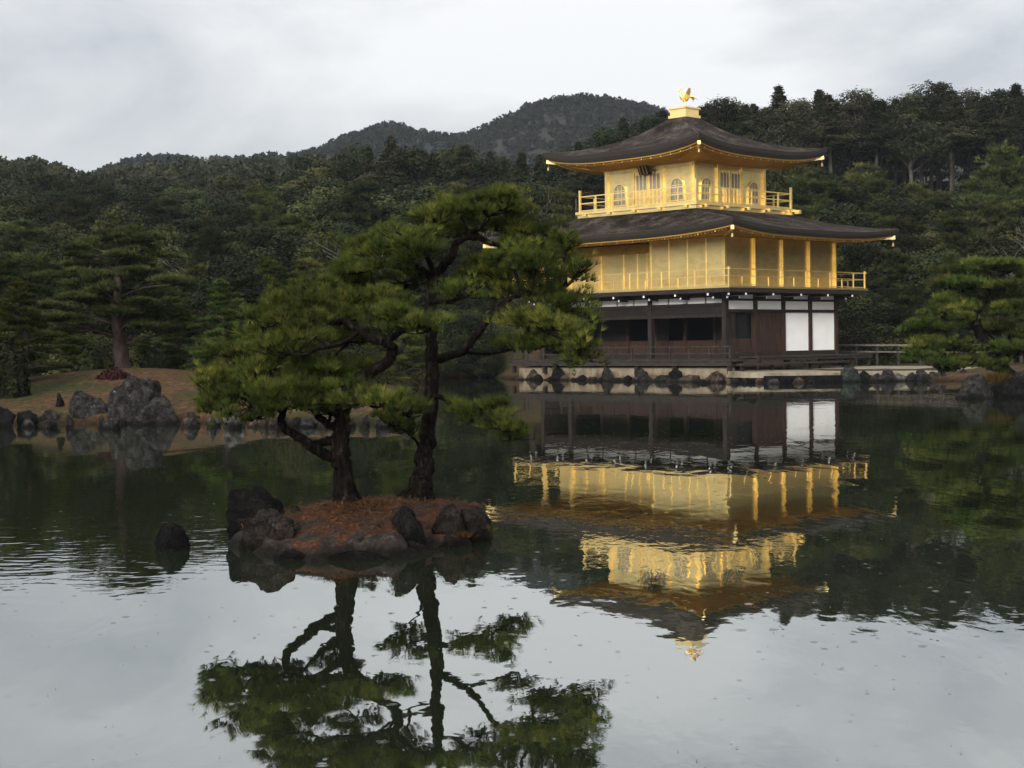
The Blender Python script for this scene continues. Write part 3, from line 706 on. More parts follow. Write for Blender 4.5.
        part(bl, 'wind_bell', 'bronze', R_)
    return R_
low = roof('lower_roof', (3.75, 3.75), 8.50, (PA + 2.28, PB + 2.28), 7.22, .34, .32, lambda s: .72 * s + .28 * s * s, (PA + .02, PB + .02), Z2T + .06)
W3, WB, WE = 2.93, 4.0, 5.2
up_ = roof('upper_roof', (.40, .40), 13.74, (WE, WE), 11.47, .42, .38, lambda s: .45 * s + .10 * s * s + .45 * s ** 3, (W3 + .02, W3 + .02), 10.95)
part(MB().tube([(1.3, -1.25, 12.93), (2.2, -1.7, 12.47), (3.2, -2.0, 12.10), (4.0, -2.4, 11.86)], .018, 5), 'roof_cable', 'fence', up_)

# --- third storey
part(MB().box(-WB, WB, -WB, WB, 8.42, 8.60), 'balcony_beam', 'gold')
part(MB().box(-WB - .08, WB + .08, -WB - .08, WB + .08, 8.603, 8.74), 'balcony_floor', 'gold_bright')
Z3 = 8.74
for s in np.linspace(-3.4, 3.4, 5):
    part(MB().box(s - .07, s + .07, -WB - .22, -WB - .083, 8.50, 8.64), 'joist_end', 'gold_bright'); part(MB().box(WB + .083, WB + .22, s - .07, s + .07, 8.50, 8.64), 'joist_end', 'gold_bright')
part(MB().box(WB + .083, WB + .4, WB - .05, WB + .12, 8.48, 8.68), 'joist_end', 'gold_bright')
railing('upper_railing', [(-WB + .1, WB - .1), (-WB + .1, -WB + .1), (WB - .1, -WB + .1), (WB - .1, WB - .1), (-WB + .1, WB - .1)], Z3, 0.80, 'gold_bright', 1.12, 0.075, (1.0, 0.55, 0.08), 0.34, False, 0.0)
Z3T = 10.90
part(MB().box(-W3, W3, -W3, -W3 + .1, Z3, Z3T), 'south_wall', 'gold'); part(MB().box(W3 - .1, W3, -W3 + .101, W3, Z3, Z3T), 'east_wall', 'gold')
part(MB().box(-W3, -W3 + .1, -W3 + .101, W3, Z3, Z3T), 'west_wall', 'gold'); part(MB().box(-W3 + .101, W3 - .101, W3 - .1, W3, Z3, Z3T), 'north_wall', 'gold')
def face3(fn):
    """one outer face of the top storey; fn(u, v, z): u along the face, v outwards"""
    def bx(u0, u1, v0, v1, z0, z1):
        m = MB(); P = [fn(u, v_, z) for z in (z0, z1) for (u, v_) in ((u0, v0), (u1, v0), (u1, v1), (u0, v1))]
        return m.add(P, [(3, 2, 1, 0), (4, 5, 6, 7), (0, 1, 5, 4), (1, 2, 6, 5), (2, 3, 7, 6), (3, 0, 4, 7)])
    for u in (-W3 + .09, -.98, .98, W3 - .09): part(bx(u - .09, u + .09, .001, .10, Z3, Z3T), 'column', 'gold_bright')
    part(bx(-W3, W3, .001, .08, Z3T - .22, Z3T - .06), 'head_beam', 'gold_bright'); part(bx(-W3, W3, .001, .06, Z3 + .02, Z3 + .12), 'base_beam', 'gold_bright')
    for s in (-1, 1):                                       # a double door of lattice leaves in the middle bay
        do = part(bx(s * .45 - .43, s * .45 + .43, .002, .035, Z3 + .12, Z3T - .3), 'panel_door', 'gold')
        for k in range(4): part(bx(s * .45 - .42 + k * .26, s * .45 - .36 + k * .26, .036, .06, Z3 + .14, Z3T - .32), 'door_slat', 'gold_bright', do)
        part(bx(s * .45 - .33, s * .45 + .33, .0355, .045, Z3 + .95, Z3T - .45), 'lattice', 'pane', do)
    for s in (-1, 1):                                       # bell-shaped windows either side
        uc = s * 1.93; w, z0, zs, zt_ = .43, Z3 + .22, Z3 + .95, Z3 + 1.42
        def arch(wd, za, zb, zc, n=12):
            L = [(-wd * 1.10, za), (-wd, zb)] + [(-wd * math.cos(math.pi * k / n) , zb + (zc - zb) * math.sin(math.pi * k / n) ** .8) for k in range(1, n)] + [(wd, zb), (wd * 1.10, za)]
            return [(uc + a, z) for a, z in L]
        o_, i_ = arch(w, z0, zs, zt_), arch(w - .07, z0 + .07, zs, zt_ - .08)
        fr = MB(); n = len(o_)
        P = [fn(u, .075, z) for u, z in o_] + [fn(u, .075, z) for u, z in i_] + [fn(u, .001, z) for u, z in o_]
        fr.add(P, [(k, k + 1, n + k + 1, n + k) for k in range(n - 1)] + [(k, 2 * n + k, 2 * n + k + 1, k + 1) for k in range(n - 1)] + [(n - 1, 0, n, 2 * n - 1)])
        fo = part(fr, 'arched_window', 'gold_bright')
        part(MB().add([fn(u, .03, z) for u, z in i_], [tuple(range(n))]), 'pane', 'pane', fo)
        mu_ = MB()
        for du in (-.12, .12):
            m = bx(uc + du - .018, uc + du + .018, .032, .055, z0 + .07, zt_ - .14); mu_.add(m.v, m.f)
        for zz in (z0 + .42, z0 + .8):
            m = bx(uc - .36, uc + .36, .033, .05, zz - .018, zz + .018); mu_.add(m.v, m.f)
        part(mu_, 'muntins', 'gold_bright', fo)
face3(lambda u, v_, z: (u, -W3 - v_, z))
face3(lambda u, v_, z: (W3 + v_, u, z))
# name board hung aslant under the south eave
pb = MB(); pb.add([(-.34, -W3 - .55, 11.02), (.34, -W3 - .55, 11.02), (.34, -W3 - .30, 10.42), (-.34, -W3 - .30, 10.42), (-.34, -W3 - .47, 11.05), (.34, -W3 - .47, 11.05), (.34, -W3 - .22, 10.45), (-.34, -W3 - .22, 10.45)],
       [(0, 3, 2, 1), (4, 5, 6, 7), (0, 1, 5, 4), (1, 2, 6, 5), (2, 3, 7, 6), (3, 0, 4, 7)])
nb_ = part(pb, 'name_board', 'wood_red')
for u in (-.22, .0, .22):
    part(MB().beam((u, -W3 - .548, 10.97), (u, -W3 - .318, 10.46), .05, .03), 'board_strip', 'gold_bright', nb_)
# roof crown and bird
cr = MB(); cr.box(-.60, .60, -.60, .60, 13.55, 13.70); cr.box(-.53, .53, -.53, .53, 13.702, 14.02); cr.box(-.60, .60, -.60, .60, 14.022, 14.10)
co = part(cr, 'roof_crown', 'gold_bright')
bd = MB(); ax = Vector((-.52, -.85, 0)).normalized()         # beak towards the pond
z0 = 14.10
def bp(f, s, z): return ax * f + Vector((-ax.y, ax.x, 0)) * s + Vector((0, 0, z0 + z))
bd.ball(bp(0, 0, .0), (.16, .16, .06))
for s in (-.06, .06): bd.tube([bp(.02, s, .02), bp(-.02, s * 1.1, .20), bp(.0, s, .40)], [.03, .026, .045], 6)
bd.tube([bp(-.22, 0, .46), bp(-.12, 0, .44), bp(.02, 0, .46), bp(.14, 0, .55), bp(.21, 0, .68), bp(.20, 0, .82), bp(.22, 0, .93), bp(.30, 0, .93), bp(.39, 0, .90)],
        [.04, .10, .12, .10, .055, .04, .052, .034, .008], 8)
bd.tube([bp(.22, 0, .97), bp(.17, 0, 1.05), bp(.10, 0, 1.06)], [.03, .02, .005], 5)
for s in (-1, 1):                                           # raised wings
    w = [bp(.10, s * .10, .52), bp(.02, s * .30, .74), bp(-.10, s * .42, 1.00), bp(-.20, s * .40, .98), bp(-.24, s * .33, .82), bp(-.22, s * .22, .62), bp(-.14, s * .12, .46)]
    bd.add([p for p in w] + [p + Vector((0, 0, .0)) + ax * .0 + Vector((-ax.y, ax.x, 0)) * s * .035 for p in w],
           [tuple(range(7)), tuple(range(13, 6, -1))] + [(k, k + 7, (k + 1) % 7 + 7, (k + 1) % 7) for k in range(7)])
for k in range(7):                                          # tail plumes
    a = (k - 3) / 3
    bd.tube([bp(-.18, a * .03, .48), bp(-.34, a * .12, .62), bp(-.50, a * .22, .66 - abs(a) * .08), bp(-.62, a * .28, .52 - abs(a) * .1)], [.035, .04, .035, .01], 5)
part(bd, 'bird_statue', 'gold_bright', co)

# ---------------------------------------------------------------- retaining wall under the veranda, sandy yard, fence
wm_, nt, b = mat_new('pale_retaining_wall')
v = coords(nt, 'Object', (1, 1, 1)); na = nz(nt, 1.7, 7, .65, v); sp_ = nt.nodes.new('ShaderNodeSeparateXYZ'); nt.links.new(v, sp_.inputs['Vector'])
nb2 = nz(nt, 7, 5, .6, v)
mm = nt.nodes.new('ShaderNodeMath'); mm.operation = 'MULTIPLY_ADD'; mm.inputs[1].default_value = 2.2; nt.links.new(na.outputs['Fac'], mm.inputs[0]); nt.links.new(sp_.outputs['Z'], mm.inputs[2])
md = nt.nodes.new('ShaderNodeMath'); md.operation = 'MULTIPLY'; md.inputs[1].default_value = .5; nt.links.new(mm.outputs[0], md.inputs[0])
rr = ramp_n(nt, md.outputs[0], [(0.36, (0.014, 0.012, 0.010)), (0.54, (0.075, 0.052, 0.030)), (0.72, (0.19, 0.15, 0.10)), (0.92, (0.27, 0.235, 0.175))])
nt.links.new(rr.outputs['Color'], b.inputs['Base Color']); b.inputs['Roughness'].default_value = .9; bump(nt, b, nb2.outputs['Fac'], .6, .04)
M['wall_stone'] = wm_
rw = MB(); n = 60
for i in range(n):
    x0, x1 = lerp(-7.0, 7.15, i / n), lerp(-7.0, 7.15, (i + 1) / n); y = -5.5 + random.uniform(-.012, .012); rw.box(x0, x1, y, -5.15, -.4, .64 + random.uniform(-.006, .006))
o = rw.build('retaining_wall', wm_); o.location = (PAV_C.x, PAV_C.y, 0); o.rotation_euler = (0, 0, PAV_RZ)
tag(o, 'pale weathered stone wall at the water under the dark veranda', 'wall')

yard = [(10.05, 74.6), (10.5, 72.9)] + [(x, 72.2 - .06 * (x - 11) + random.uniform(-.25, .25)) for x in np.arange(11, 20, .6)] + [(20, 72.2), (22, 75), (21.5, 80), (18, 84), (16, 82), (13, 77.5)]
ym = MB(); ym.add([(x, y, .49 - .10 * float(smooth(74, 71.5, y))) for x, y in yard], [tuple(range(len(yard)))]); ym.add([(x, y, .2) for x, y in yard], [])
n = len(yard); ym.f += [(k, k + n, (k + 1) % n + n, (k + 1) % n) for k in range(n)]; ym.sm += [False] * n
tag(ym.build('sand_path', M['sand']), kind='structure')

fz = empty('rail_fence', at(836, 345, 88) * 1, 0, 'low wooden rail fence beside the yard right of the pavilion', 'fence')
fz.location.z = 0
f0, f1 = Vector((at(836, 345, 88).x, 88, 0)), Vector((at(1012, 345, 80).x, 80, 0)); base = fz.location.copy()
def fl(p): return p - base
for nm, z, w in (('top_rail', 1.58, .13), ('middle_rail', 1.22, .10)):
    fm = MB().beam(fl(f0 + Vector((0, 0, z))), fl(f1 + Vector((0, 0, z - .1))), w, w * .8).build(nm, M['fence'], fz)
for i in range(9):
    p = fl(f0.lerp(f1, i / 8)); MB().box(p.x - .06, p.x + .06, p.y - .06, p.y + .06, .3, 1.52).build('post', M['wood_grey'], fz)
# ---------------------------------------------------------------- tree kinds for the wood
def leaf_mesh(name, P, N, size, tint):
    V, Fc = leaf_quads(P, size, N)
    return mesh_np(name, V, Fc, False, np.repeat(np.clip(tint, 0, 1), 4))
def skel_tubes(mb, paths):
    for pts, rad, n in paths: mb.tube(pts, rad, n, 0.08)
def kind_broad(seed, mat='leaf', h=10.0, w=3.4, nl=20000, leaf=.115, low=.26):
    """round evergreen: forked limbs, leaf clumps over the shell of many lobes"""
    random.seed(seed); rng = np.random.default_rng(seed); mb = MB(); Ps, Ns, Ts = [], [], []
    lean = (random.uniform(-.5, .5), random.uniform(-.5, .5))
    mb.tube(spline([(0, 0, -1), (lean[0] * .3, lean[1] * .3, h * .25), (lean[0], lean[1], h * .62)], 5), np.linspace(.26, .12, 11), 8, .08)
    lobes = []
    for i in range(22):
        f = i / 21; z = h * lerp(low, .93, f) + rng.normal() * .25; rad = w * math.sin(math.pi * min(1, .30 + .66 * f)) ** .75
        a = i * 2.4 + rng.uniform(-.4, .4); r = rad * rng.uniform(.35, .85)
        lobes.append((np.array([lean[0] * f + r * math.cos(a), lean[1] * f + r * math.sin(a), z]), rng.uniform(.85, 1.5) * (1.1 - .35 * f)))
    for c, r in lobes:
        z0 = max(h * .2, c[2] - 2.2); mb.tube(spline([(lean[0] * z0 / h, lean[1] * z0 / h, z0), (c[0] * .5, c[1] * .5, (z0 + c[2]) / 2), tuple(c)], 3), np.linspace(.10, .03, 7), 5)
    for c, r in lobes:
        n = int(nl / len(lobes)); u = rng.normal(size=(n, 3)); u /= np.linalg.norm(u, axis=1, keepdims=True)
        bump_ = 1 + .25 * np.sin(u[:, 0] * 7 + seed) * np.sin(u[:, 1] * 6 + 1) + .18 * rng.normal(size=n)
        P = c + u * np.array([1.15, 1.15, .8]) * (r * bump_ * rng.uniform(.72, 1.0, n))[:, None]
        Ps.append(P); Ns.append(u * .7 + np.array([0, 0, .5])); Ts.append(np.clip(rng.normal(.42, .10, n) + rng.normal(0, .17) + .12 * u[:, 2], 0, 1))  # tint also paints top light: upper side of each lobe lighter
    P = np.concatenate(Ps)
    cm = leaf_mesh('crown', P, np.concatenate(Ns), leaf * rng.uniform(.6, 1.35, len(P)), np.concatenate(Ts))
    return [('trunk', mb, 'bark_grey'), ('crown', cm, mat)], h
def kind_cedar(seed, h=16.0, bare=.54, w=2.4, nl=15000, leaf=.12):
    """tall conifer: bare pole below, irregular drooping tiers above"""
    random.seed(seed); rng = np.random.default_rng(seed); mb = MB(); Ps, Ns, Ts = [], [], []
    top = (rng.uniform(-.3, .3), rng.uniform(-.3, .3))
    mb.tube([(0, 0, -2), (top[0] * .3, top[1] * .3, h * .35), (top[0] * .7, top[1] * .7, h * .7), (top[0], top[1], h * .985)], [.24, .18, .11, .03], 8, .06)
    nb_ = 58
    for i in range(nb_):
        f = i / (nb_ - 1); z = h * lerp(bare, .985, f ** .9); a = i * 2.39996 + rng.uniform(-.5, .5)
        rl = w * (1 - f) ** .8 * (.55 + .45 * math.sin(math.pi * min(1, f * 1.5 + .22))) * rng.uniform(.35, 1.35) + .16
        d = np.array([math.cos(a), math.sin(a), rng.uniform(-.18, .22) + .25 * f]); b0 = np.array([top[0] * z / h, top[1] * z / h, z]); e = b0 + d * rl
        mb.tube([tuple(b0), tuple(b0 + d * rl * .5 + np.array([0, 0, .08])), tuple(e)], [.05, .03, .012], 4)
        n = int(nl / nb_ * (0.45 + rl / w * 1.0)); t = rng.uniform(.15, 1.05, n) ** .8
        sp = .16 + .24 * rl
        P = b0 + d * (t * rl)[:, None] + rng.normal(size=(n, 3)) * np.array([sp, sp, .20]) * .72 + np.array([0, 0, -.1])
        Ps.append(P); Ns.append(np.tile([0, 0, .8], (n, 1)) + d * .5); Ts.append(np.clip(rng.normal(.42, .10, n) + rng.normal(0, .18), 0, 1))
    P = np.concatenate(Ps)
    cm = leaf_mesh('crown', P, np.concatenate(Ns), leaf * rng.uniform(.6, 1.35, len(P)), np.concatenate(Ts))
    return [('trunk', mb, 'bark_grey'), ('crown', cm, 'cedar')], h

def needle_tufts(P, D, L, nn, wid, spread, rng, tint):
    """bunches of needles: nn thin triangles from every point P, fanned about D"""
    n = len(P); base = np.repeat(P, nn, 0); d = np.repeat(D, nn, 0) + spread * unit(n * nn)
    d /= np.linalg.norm(d, axis=1, keepdims=True); ln = L * rng.uniform(.65, 1.1, n * nn)[:, None]
    s = np.cross(d, unit(n * nn)); s /= np.linalg.norm(s, axis=1, keepdims=True) + 1e-9
    b0 = base + d * ln * rng.uniform(0, .12, n * nn)[:, None]
    V = np.stack([b0 - s * wid / 2, b0 + s * wid / 2, base + d * ln], 1).reshape(-1, 3)
    T = np.repeat(tint, nn) + rng.normal(0, .07, n * nn)
    return V, np.repeat(np.clip(T, 0, 1), 3)
def pad_points(c, r, n, rng, lobes=7):
    """tuft roots and directions of one cloud-like foliage pad: bumpy flat top, thin underside"""
    c = np.asarray(c, float); r = np.asarray(r, float)
    th = rng.uniform(0, 2 * math.pi, lobes); rho = np.sqrt(rng.uniform(.02, .9, lobes))
    lc = np.stack([np.cos(th) * rho * r[0] * .8, np.sin(th) * rho * r[1] * .8, r[2] * (rng.uniform(-.5, .55, lobes) - .25 * rho)], 1); lr = rng.uniform(.30, .50, lobes)
    k = rng.integers(0, lobes, n); u = rng.normal(size=(n, 3)); u /= np.linalg.norm(u, axis=1, keepdims=True)
    u[:, 2] = np.where(u[:, 2] < 0, u[:, 2] * .45, u[:, 2])
    q = lc[k] + u * np.stack([lr[k] * r[0], lr[k] * r[1], np.maximum(lr[k], .4) * r[2] * 1.1], 1) * rng.uniform(.35, 1.0, (n, 1))
    out = np.stack([q[:, 0] / r[0], q[:, 1] / r[1], np.zeros(n)], 1)
    far = rng.uniform(0, 1, n) < .13; q[far] *= rng.uniform(1.05, 1.45, (far.sum(), 1)) * np.array([1, 1, 1.1])   # straggling shoots
    D = out * .55 + u * .35 + np.array([0, 0, .75]); D /= np.linalg.norm(D, axis=1, keepdims=True)
    tint = np.clip(.40 + .22 * rng.normal(0, 1, lobes)[k] * .6 + rng.normal(0, .17, n) + .16 * q[:, 2] / r[2], 0, 1)  # top light put into the tint: higher tufts of a pad lighter
    return c + q, D, tint
def kind_pine(seed, h=7.0, w=3.0, npads=24, mat='needle', L=.24, nn=8, wid=.028, dens=130, low=.30, thick=.30, trad=1.0, bark='bark_red', taper=.80):
    """layered garden pine: crooked trunk, flat cloud-like pads on level limbs"""
    random.seed(seed); rng = np.random.default_rng(seed); mb = MB(); Vs, Ts = [], []
    tr = spline([(0, 0, -.6), (rng.uniform(-.2, .2), rng.uniform(-.2, .2), h * .15), (rng.uniform(-.5, .5), rng.uniform(-.5, .5), h * .42), (rng.uniform(-.6, .6), rng.uniform(-.4, .4), h * .7), (rng.uniform(-.5, .5), 0, h * .94)], 6)
    mb.tube(tr, np.linspace(.24 * trad, .05, len(tr)) * h / 7, 8, .08)
    for i in range(npads):
        f = i / (npads - 1); z = h * lerp(low, .97, f); a = i * 2.4 + rng.uniform(-.5, .5); R_ = w * (1 - f * taper) * rng.uniform(.25, .85)
        if i >= npads - 2: R_ *= .2
        k = int(np.argmin(abs(tr[:, 2] - (z - .25 * R_)))); t0 = tr[k]
        c = np.array([t0[0] + math.cos(a) * R_, t0[1] + math.sin(a) * R_, z]); pr = w * rng.uniform(.26, .42) * (1 - .35 * f)
        mb.tube(spline([tuple(t0), tuple(lerp(t0, c, .5) + np.array([0, 0, .12])), tuple(c + np.array([0, 0, -.10]))], 4), np.linspace(.085, .02, 9), 5, .1)
        n = int(dens * pr * pr * 3); P, D, T = pad_points(c, (pr, pr, thick * rng.uniform(.8, 1.3) * h / 7), n, rng)
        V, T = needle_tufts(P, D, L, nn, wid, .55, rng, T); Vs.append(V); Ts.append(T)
    V = np.concatenate(Vs)
    return [('trunk', mb, bark), ('crown', mesh_np('crown', V, np.arange(len(V)).reshape(-1, 3), False, np.concatenate(Ts)), mat)], h
def kind_bare(seed, h=6.0, mat='bark_pale'):
    random.seed(seed); mb = MB()
    def grow(p, d, ln, r, lv):
        q = p + d * ln * .5 + Vector((random.uniform(-1, 1), random.uniform(-1, 1), 0)) * ln * .06; e = p + d * ln
        mb.tube([p, q, e], [r, r * .8, r * .6], 5 if lv < 2 else 3)
        if lv >= 4: return
        for k in range(3 if lv < 3 else 2):
            a = random.uniform(0, 6.28); s = Vector((math.cos(a), math.sin(a), random.uniform(.0, .6))); grow(e if k else q, (d * .75 + s * random.uniform(.5, .8)).normalized(), ln * random.uniform(.55, .8), r * .58, lv + 1)
    grow(Vector((0, 0, -.5)), Vector((.05, .03, 1)), h * .38, h * .011, 0)
    return [('trunk', mb, mat)], h

KINDS = {}
def kind(nm, fn, seeds, **kw): KINDS[nm] = [(fn(s, **kw), None) for s in seeds]
kind('broad', kind_broad, (1, 2, 3)); kind('olive', kind_broad, (4, 5), mat='leaf_light'); kind('cedar', kind_cedar, (6, 7, 8)); kind('bushy_cedar', kind_cedar, (9, 10), bare=.16, w=2.6, h=14.0)
kind('pine', kind_pine, (12, 13, 14), low=.14, npads=30, dens=150); kind('tall_open', kind_broad, (71, 72), h=15.0, w=3.0, low=.5, nl=12000, leaf=.12, mat='cedar'); kind('mound_pine', kind_pine, (12,), low=.30, npads=40, dens=160, w=3.9, taper=.42, mat='needle_slope', trad=1.6, bark='bark_red'); kind('bush', kind_broad, (51, 52), mat='leaf_light', h=4.0, w=2.2, nl=9000, leaf=.075, low=.02); kind('slope_pine', kind_pine, (15, 16, 17), h=9.0, w=3.6, npads=26, L=.34, nn=7, wid=.05, dens=75, low=.34, thick=.42, mat='needle_slope'); kind('bare', kind_bare, (21, 22, 23))
MESHES = {}
TCOUNT = {}
NAMES = {'broad': ('evergreen_tree', 'tree'), 'olive': ('evergreen_tree', 'tree'), 'cedar': ('cedar_tree', 'cedar'), 'bushy_cedar': ('cedar_tree', 'cedar'), 'pine': ('pine_tree', 'pine'), 'slope_pine': ('pine_tree', 'pine'), 'bare': ('bare_tree', 'bare tree'), 'bush': ('bush', 'bush'), 'tall_open': ('conifer_tree', 'conifer'), 'mound_pine': ('pine_tree', 'pine')}
def plant(kd, loc, h, label, group=None, wide=1.0, variant=None, rz=None):
    i = TCOUNT.get(kd, 0); TCOUNT[kd] = i + 1
    vi = (i if variant is None else variant) % len(KINDS[kd]); (parts, H), _ = KINDS[kd][vi]
    nm, cat = NAMES[kd]
    t = empty(nm, loc, random.uniform(0, 6.28) if rz is None else rz, label, cat, group)
    s = h / H; t.scale = (s * wide, s * wide, s)
    if (kd, vi) not in MESHES:
        MESHES[(kd, vi)] = [(p.build(n, M[m], t) if isinstance(p, MB) else link_mesh(n, p, M[m], t)) for n, p, m in parts]
    else:
        for src in MESHES[(kd, vi)]:
            c = src.copy(); COL.objects.link(c); c.parent = t
    return t
def plant_px(kd, px, ytop, Y, label, group=None, wide=1.0, hmin=3.0, hmax=19.0, **k):
    """a tree standing Y metres away whose top reaches the given height in the view"""
    p = at(px, ytop, Y); g = gz1(p.x, Y); h = min(max(p.z - g, hmin), hmax)
    return plant(kd, (p.x, Y, g - .05), h, label, group, wide, **k)

random.seed(5)
J = lambda s: random.uniform(-s, s)
# single trees that stand out
plant_px('mound_pine', 122, 226, 51, 'big layered pine with a thick grey trunk on the grassy left bank mound', wide=1.15, variant=0, rz=.4)
plant_px('pine', 22, 282, 46, 'dense low pine at the left edge of the bank above the dark rocks', wide=1.2, variant=1, rz=2.0)
plant_px('pine', 66, 318, 55, 'small pine between the left edge pine and the thick grey trunk', wide=1.2, variant=2, rz=1.2)
plant_px('pine', 178, 304, 56, 'small pine just right of the thick grey trunk on the left bank', wide=1.1, variant=1, rz=4.4)
plant_px('pine', 226, 312, 50, 'small yellow green pine on the bank behind the islet pines', wide=1.1, variant=2, rz=3.3)
plant_px('pine', 275, 258, 64, 'tall pine rising directly behind the low crown of the left islet pine', wide=1.1, variant=0, rz=3.0)
plant_px('slope_pine', 1004, 148, 112, 'large dark spreading tree at the right edge over the lower slope pines', wide=1.25, variant=0)
plant_px('bare', 212, 230, 80, 'pale leafless tree among dark evergreens above the left bank', wide=1.4, variant=0)
plant_px('bare', 466, 186, 105, 'pale leafless tree just left of the tall islet pine top', wide=1.3, variant=1)
plant_px('bare', 378, 206, 86, 'thin leafless tree low on the slope well left of the tall islet pine top', wide=1.3, variant=2)
plant_px('bare', 1006, 202, 91, 'bare white stemmed tree above the leaning pine at the right edge', wide=1.2, variant=1)
plant_px('bare', 545, 150, 118, 'thin leafless tree left of the top roof eave', wide=1.0, variant=2)
# rows that look alike: one label and one group each
def row(kds, spots, label, group, wide=1.0, jx=6, jy=4, jz=3, **kw):
    for i, (px, y, Y) in enumerate(spots):
        plant_px(kds[i % len(kds)], px + J(jx), y + J(jy), Y + J(jz), label, group, wide * random.uniform(.88, 1.15), **kw)
row(['cedar', 'cedar', 'tall_open'], [(x, y + 2, 150 + (i % 4) * 4) for i, (x, y) in enumerate([(706, 104), (716, 108), (727, 99), (739, 103), (750, 97), (762, 104), (771, 100), (783, 84), (795, 97), (806, 99), (815, 92), (828, 101), (836, 97), (846, 95), (857, 84), (866, 97), (874, 93), (884, 97), (893, 90), (903, 96), (912, 93), (921, 89), (929, 93), (936, 78), (946, 92), (955, 88), (965, 86), (975, 93), (985, 91), (996, 86), (1006, 91), (1016, 84), (1028, 88), (1040, 92)])],
    'tall dark conifer with a bare trunk in the ridge row right of the roof', 'tall conifers on the right ridge', jx=5, jy=6, wide=1.3)
row(['bushy_cedar', 'tall_open', 'cedar'], [(x, 98 + (i * 37) % 14, 172 + (i % 3) * 5) for i, x in enumerate(range(700, 1050, 10))], 'conifer of the second rank behind the tall ridge conifers', 'conifers behind the right ridge row', jx=6, jy=6)
row(['slope_pine', 'slope_pine', 'olive'], [(718, 170, 128), (752, 175, 122), (775, 166, 126), (797, 160, 122), (815, 172, 116), (838, 168, 122), (858, 164, 124), (880, 172, 118), (901, 186, 116), (925, 182, 120), (948, 190, 116), (975, 178, 122), (1030, 180, 124),
     (740, 205, 108), (765, 212, 106), (792, 206, 108), (818, 210, 110), (845, 202, 106), (872, 214, 108), (900, 220, 104), (925, 226, 108), (955, 214, 108), (985, 206, 104), (1022, 214, 106)],
    'light green tree on the slope below the ridge conifers right of the pavilion', 'pines on the slope right of the pavilion', wide=1.2)
row(['olive', 'broad', 'slope_pine'], [(842, 250, 100), (862, 240, 98), (884, 252, 96), (908, 246, 98), (930, 252, 96), (958, 250, 94), (990, 238, 96), (1020, 244, 92), (850, 288, 97), (872, 292, 96), (893, 284, 94), (915, 288, 93), (940, 290, 95), (968, 284, 90), (1000, 280, 88), (1026, 280, 86)],
    'dark bushy tree at the slope foot behind the rail fence', 'trees at the slope foot on the right', wide=1.25, hmin=2.5)
row(['bushy_cedar', 'broad', 'cedar'], [(342, 158, 152), (358, 150, 146), (372, 146, 142), (391, 136, 138), (408, 142, 142), (424, 152, 148), (440, 155, 150), (456, 150, 146), (470, 146, 144), (488, 152, 150), (505, 157, 150), (520, 153, 146), (538, 156, 148), (555, 148, 150), (570, 152, 146), (586, 138, 150), (604, 128, 152), (622, 118, 158), (638, 124, 154), (655, 119, 160), (668, 112, 162), (684, 110, 160), (696, 106, 165)],
    'dark conifer in the row below the mountain left of the top roof', 'conifers below the mountain', wide=1.15, jy=3)
row(['broad', 'olive', 'bushy_cedar'], [(12, 162, 168), (38, 166, 160), (60, 170, 165), (84, 178, 158), (108, 184, 164), (130, 180, 158), (155, 176, 165), (178, 180, 158), (203, 172, 162), (226, 174, 155), (250, 170, 160), (274, 164, 152), (296, 160, 156), (318, 162, 150), (338, 168, 140)],
    'evergreen tree in the top row of the left wood under the ridge', 'upper trees of the left wood', wide=1.2)
row(['broad', 'olive', 'broad', 'slope_pine'], [(-8, 182, 128), (18, 186, 122), (45, 192, 126), (70, 196, 120), (96, 192, 128), (122, 200, 122), (148, 190, 126), (172, 198, 120), (196, 196, 126), (222, 194, 118), (248, 192, 124), (272, 188, 118), (298, 184, 124), (322, 182, 118), (345, 186, 120), (368, 184, 116), (390, 178, 122), (412, 182, 116), (436, 184, 120), (460, 182, 116), (484, 180, 120), (508, 184, 116), (530, 182, 118), (552, 186, 116)],
    'rounded evergreen tree halfway up the left wooded slope', 'middle trees of the left wood', wide=1.22)
row(['broad', 'slope_pine', 'olive'], [(-4, 216, 92), (22, 224, 88), (50, 216, 94), (76, 228, 88), (103, 220, 92), (160, 226, 88), (188, 222, 94), (216, 232, 86), (242, 226, 92), (268, 222, 90), (296, 218, 94), (322, 226, 88), (348, 222, 92), (374, 228, 96), (398, 220, 100), (424, 226, 98), (450, 222, 100), (474, 230, 102), (498, 222, 104), (524, 226, 100), (548, 222, 104)],
    'bushy tree low in the left wood behind the garden pines', 'lower trees of the left wood', wide=1.2)
row(['pine', 'slope_pine', 'broad'], [(6, 262, 64), (40, 258, 68), (80, 268, 66), (160, 262, 66), (196, 266, 68), (232, 262, 70), (312, 262, 70), (340, 268, 68), (366, 262, 72), (394, 276, 70)],
    'garden pine in the band along the back of the left bank', 'garden pines behind the left bank', wide=1.15)
row(['broad', 'pine', 'olive'], [(415, 268, 98), (438, 262, 96), (462, 270, 98), (486, 264, 100), (508, 272, 102), (530, 266, 103), (552, 274, 104), (426, 308, 95), (450, 312, 96), (474, 306, 97), (498, 316, 98), (380, 300, 74), (352, 312, 66), (322, 318, 62), (300, 322, 58)],
    'dark shrubby tree at the far shore between the islet pine and the veranda', 'trees on the far shore', wide=1.25, hmin=2.0)

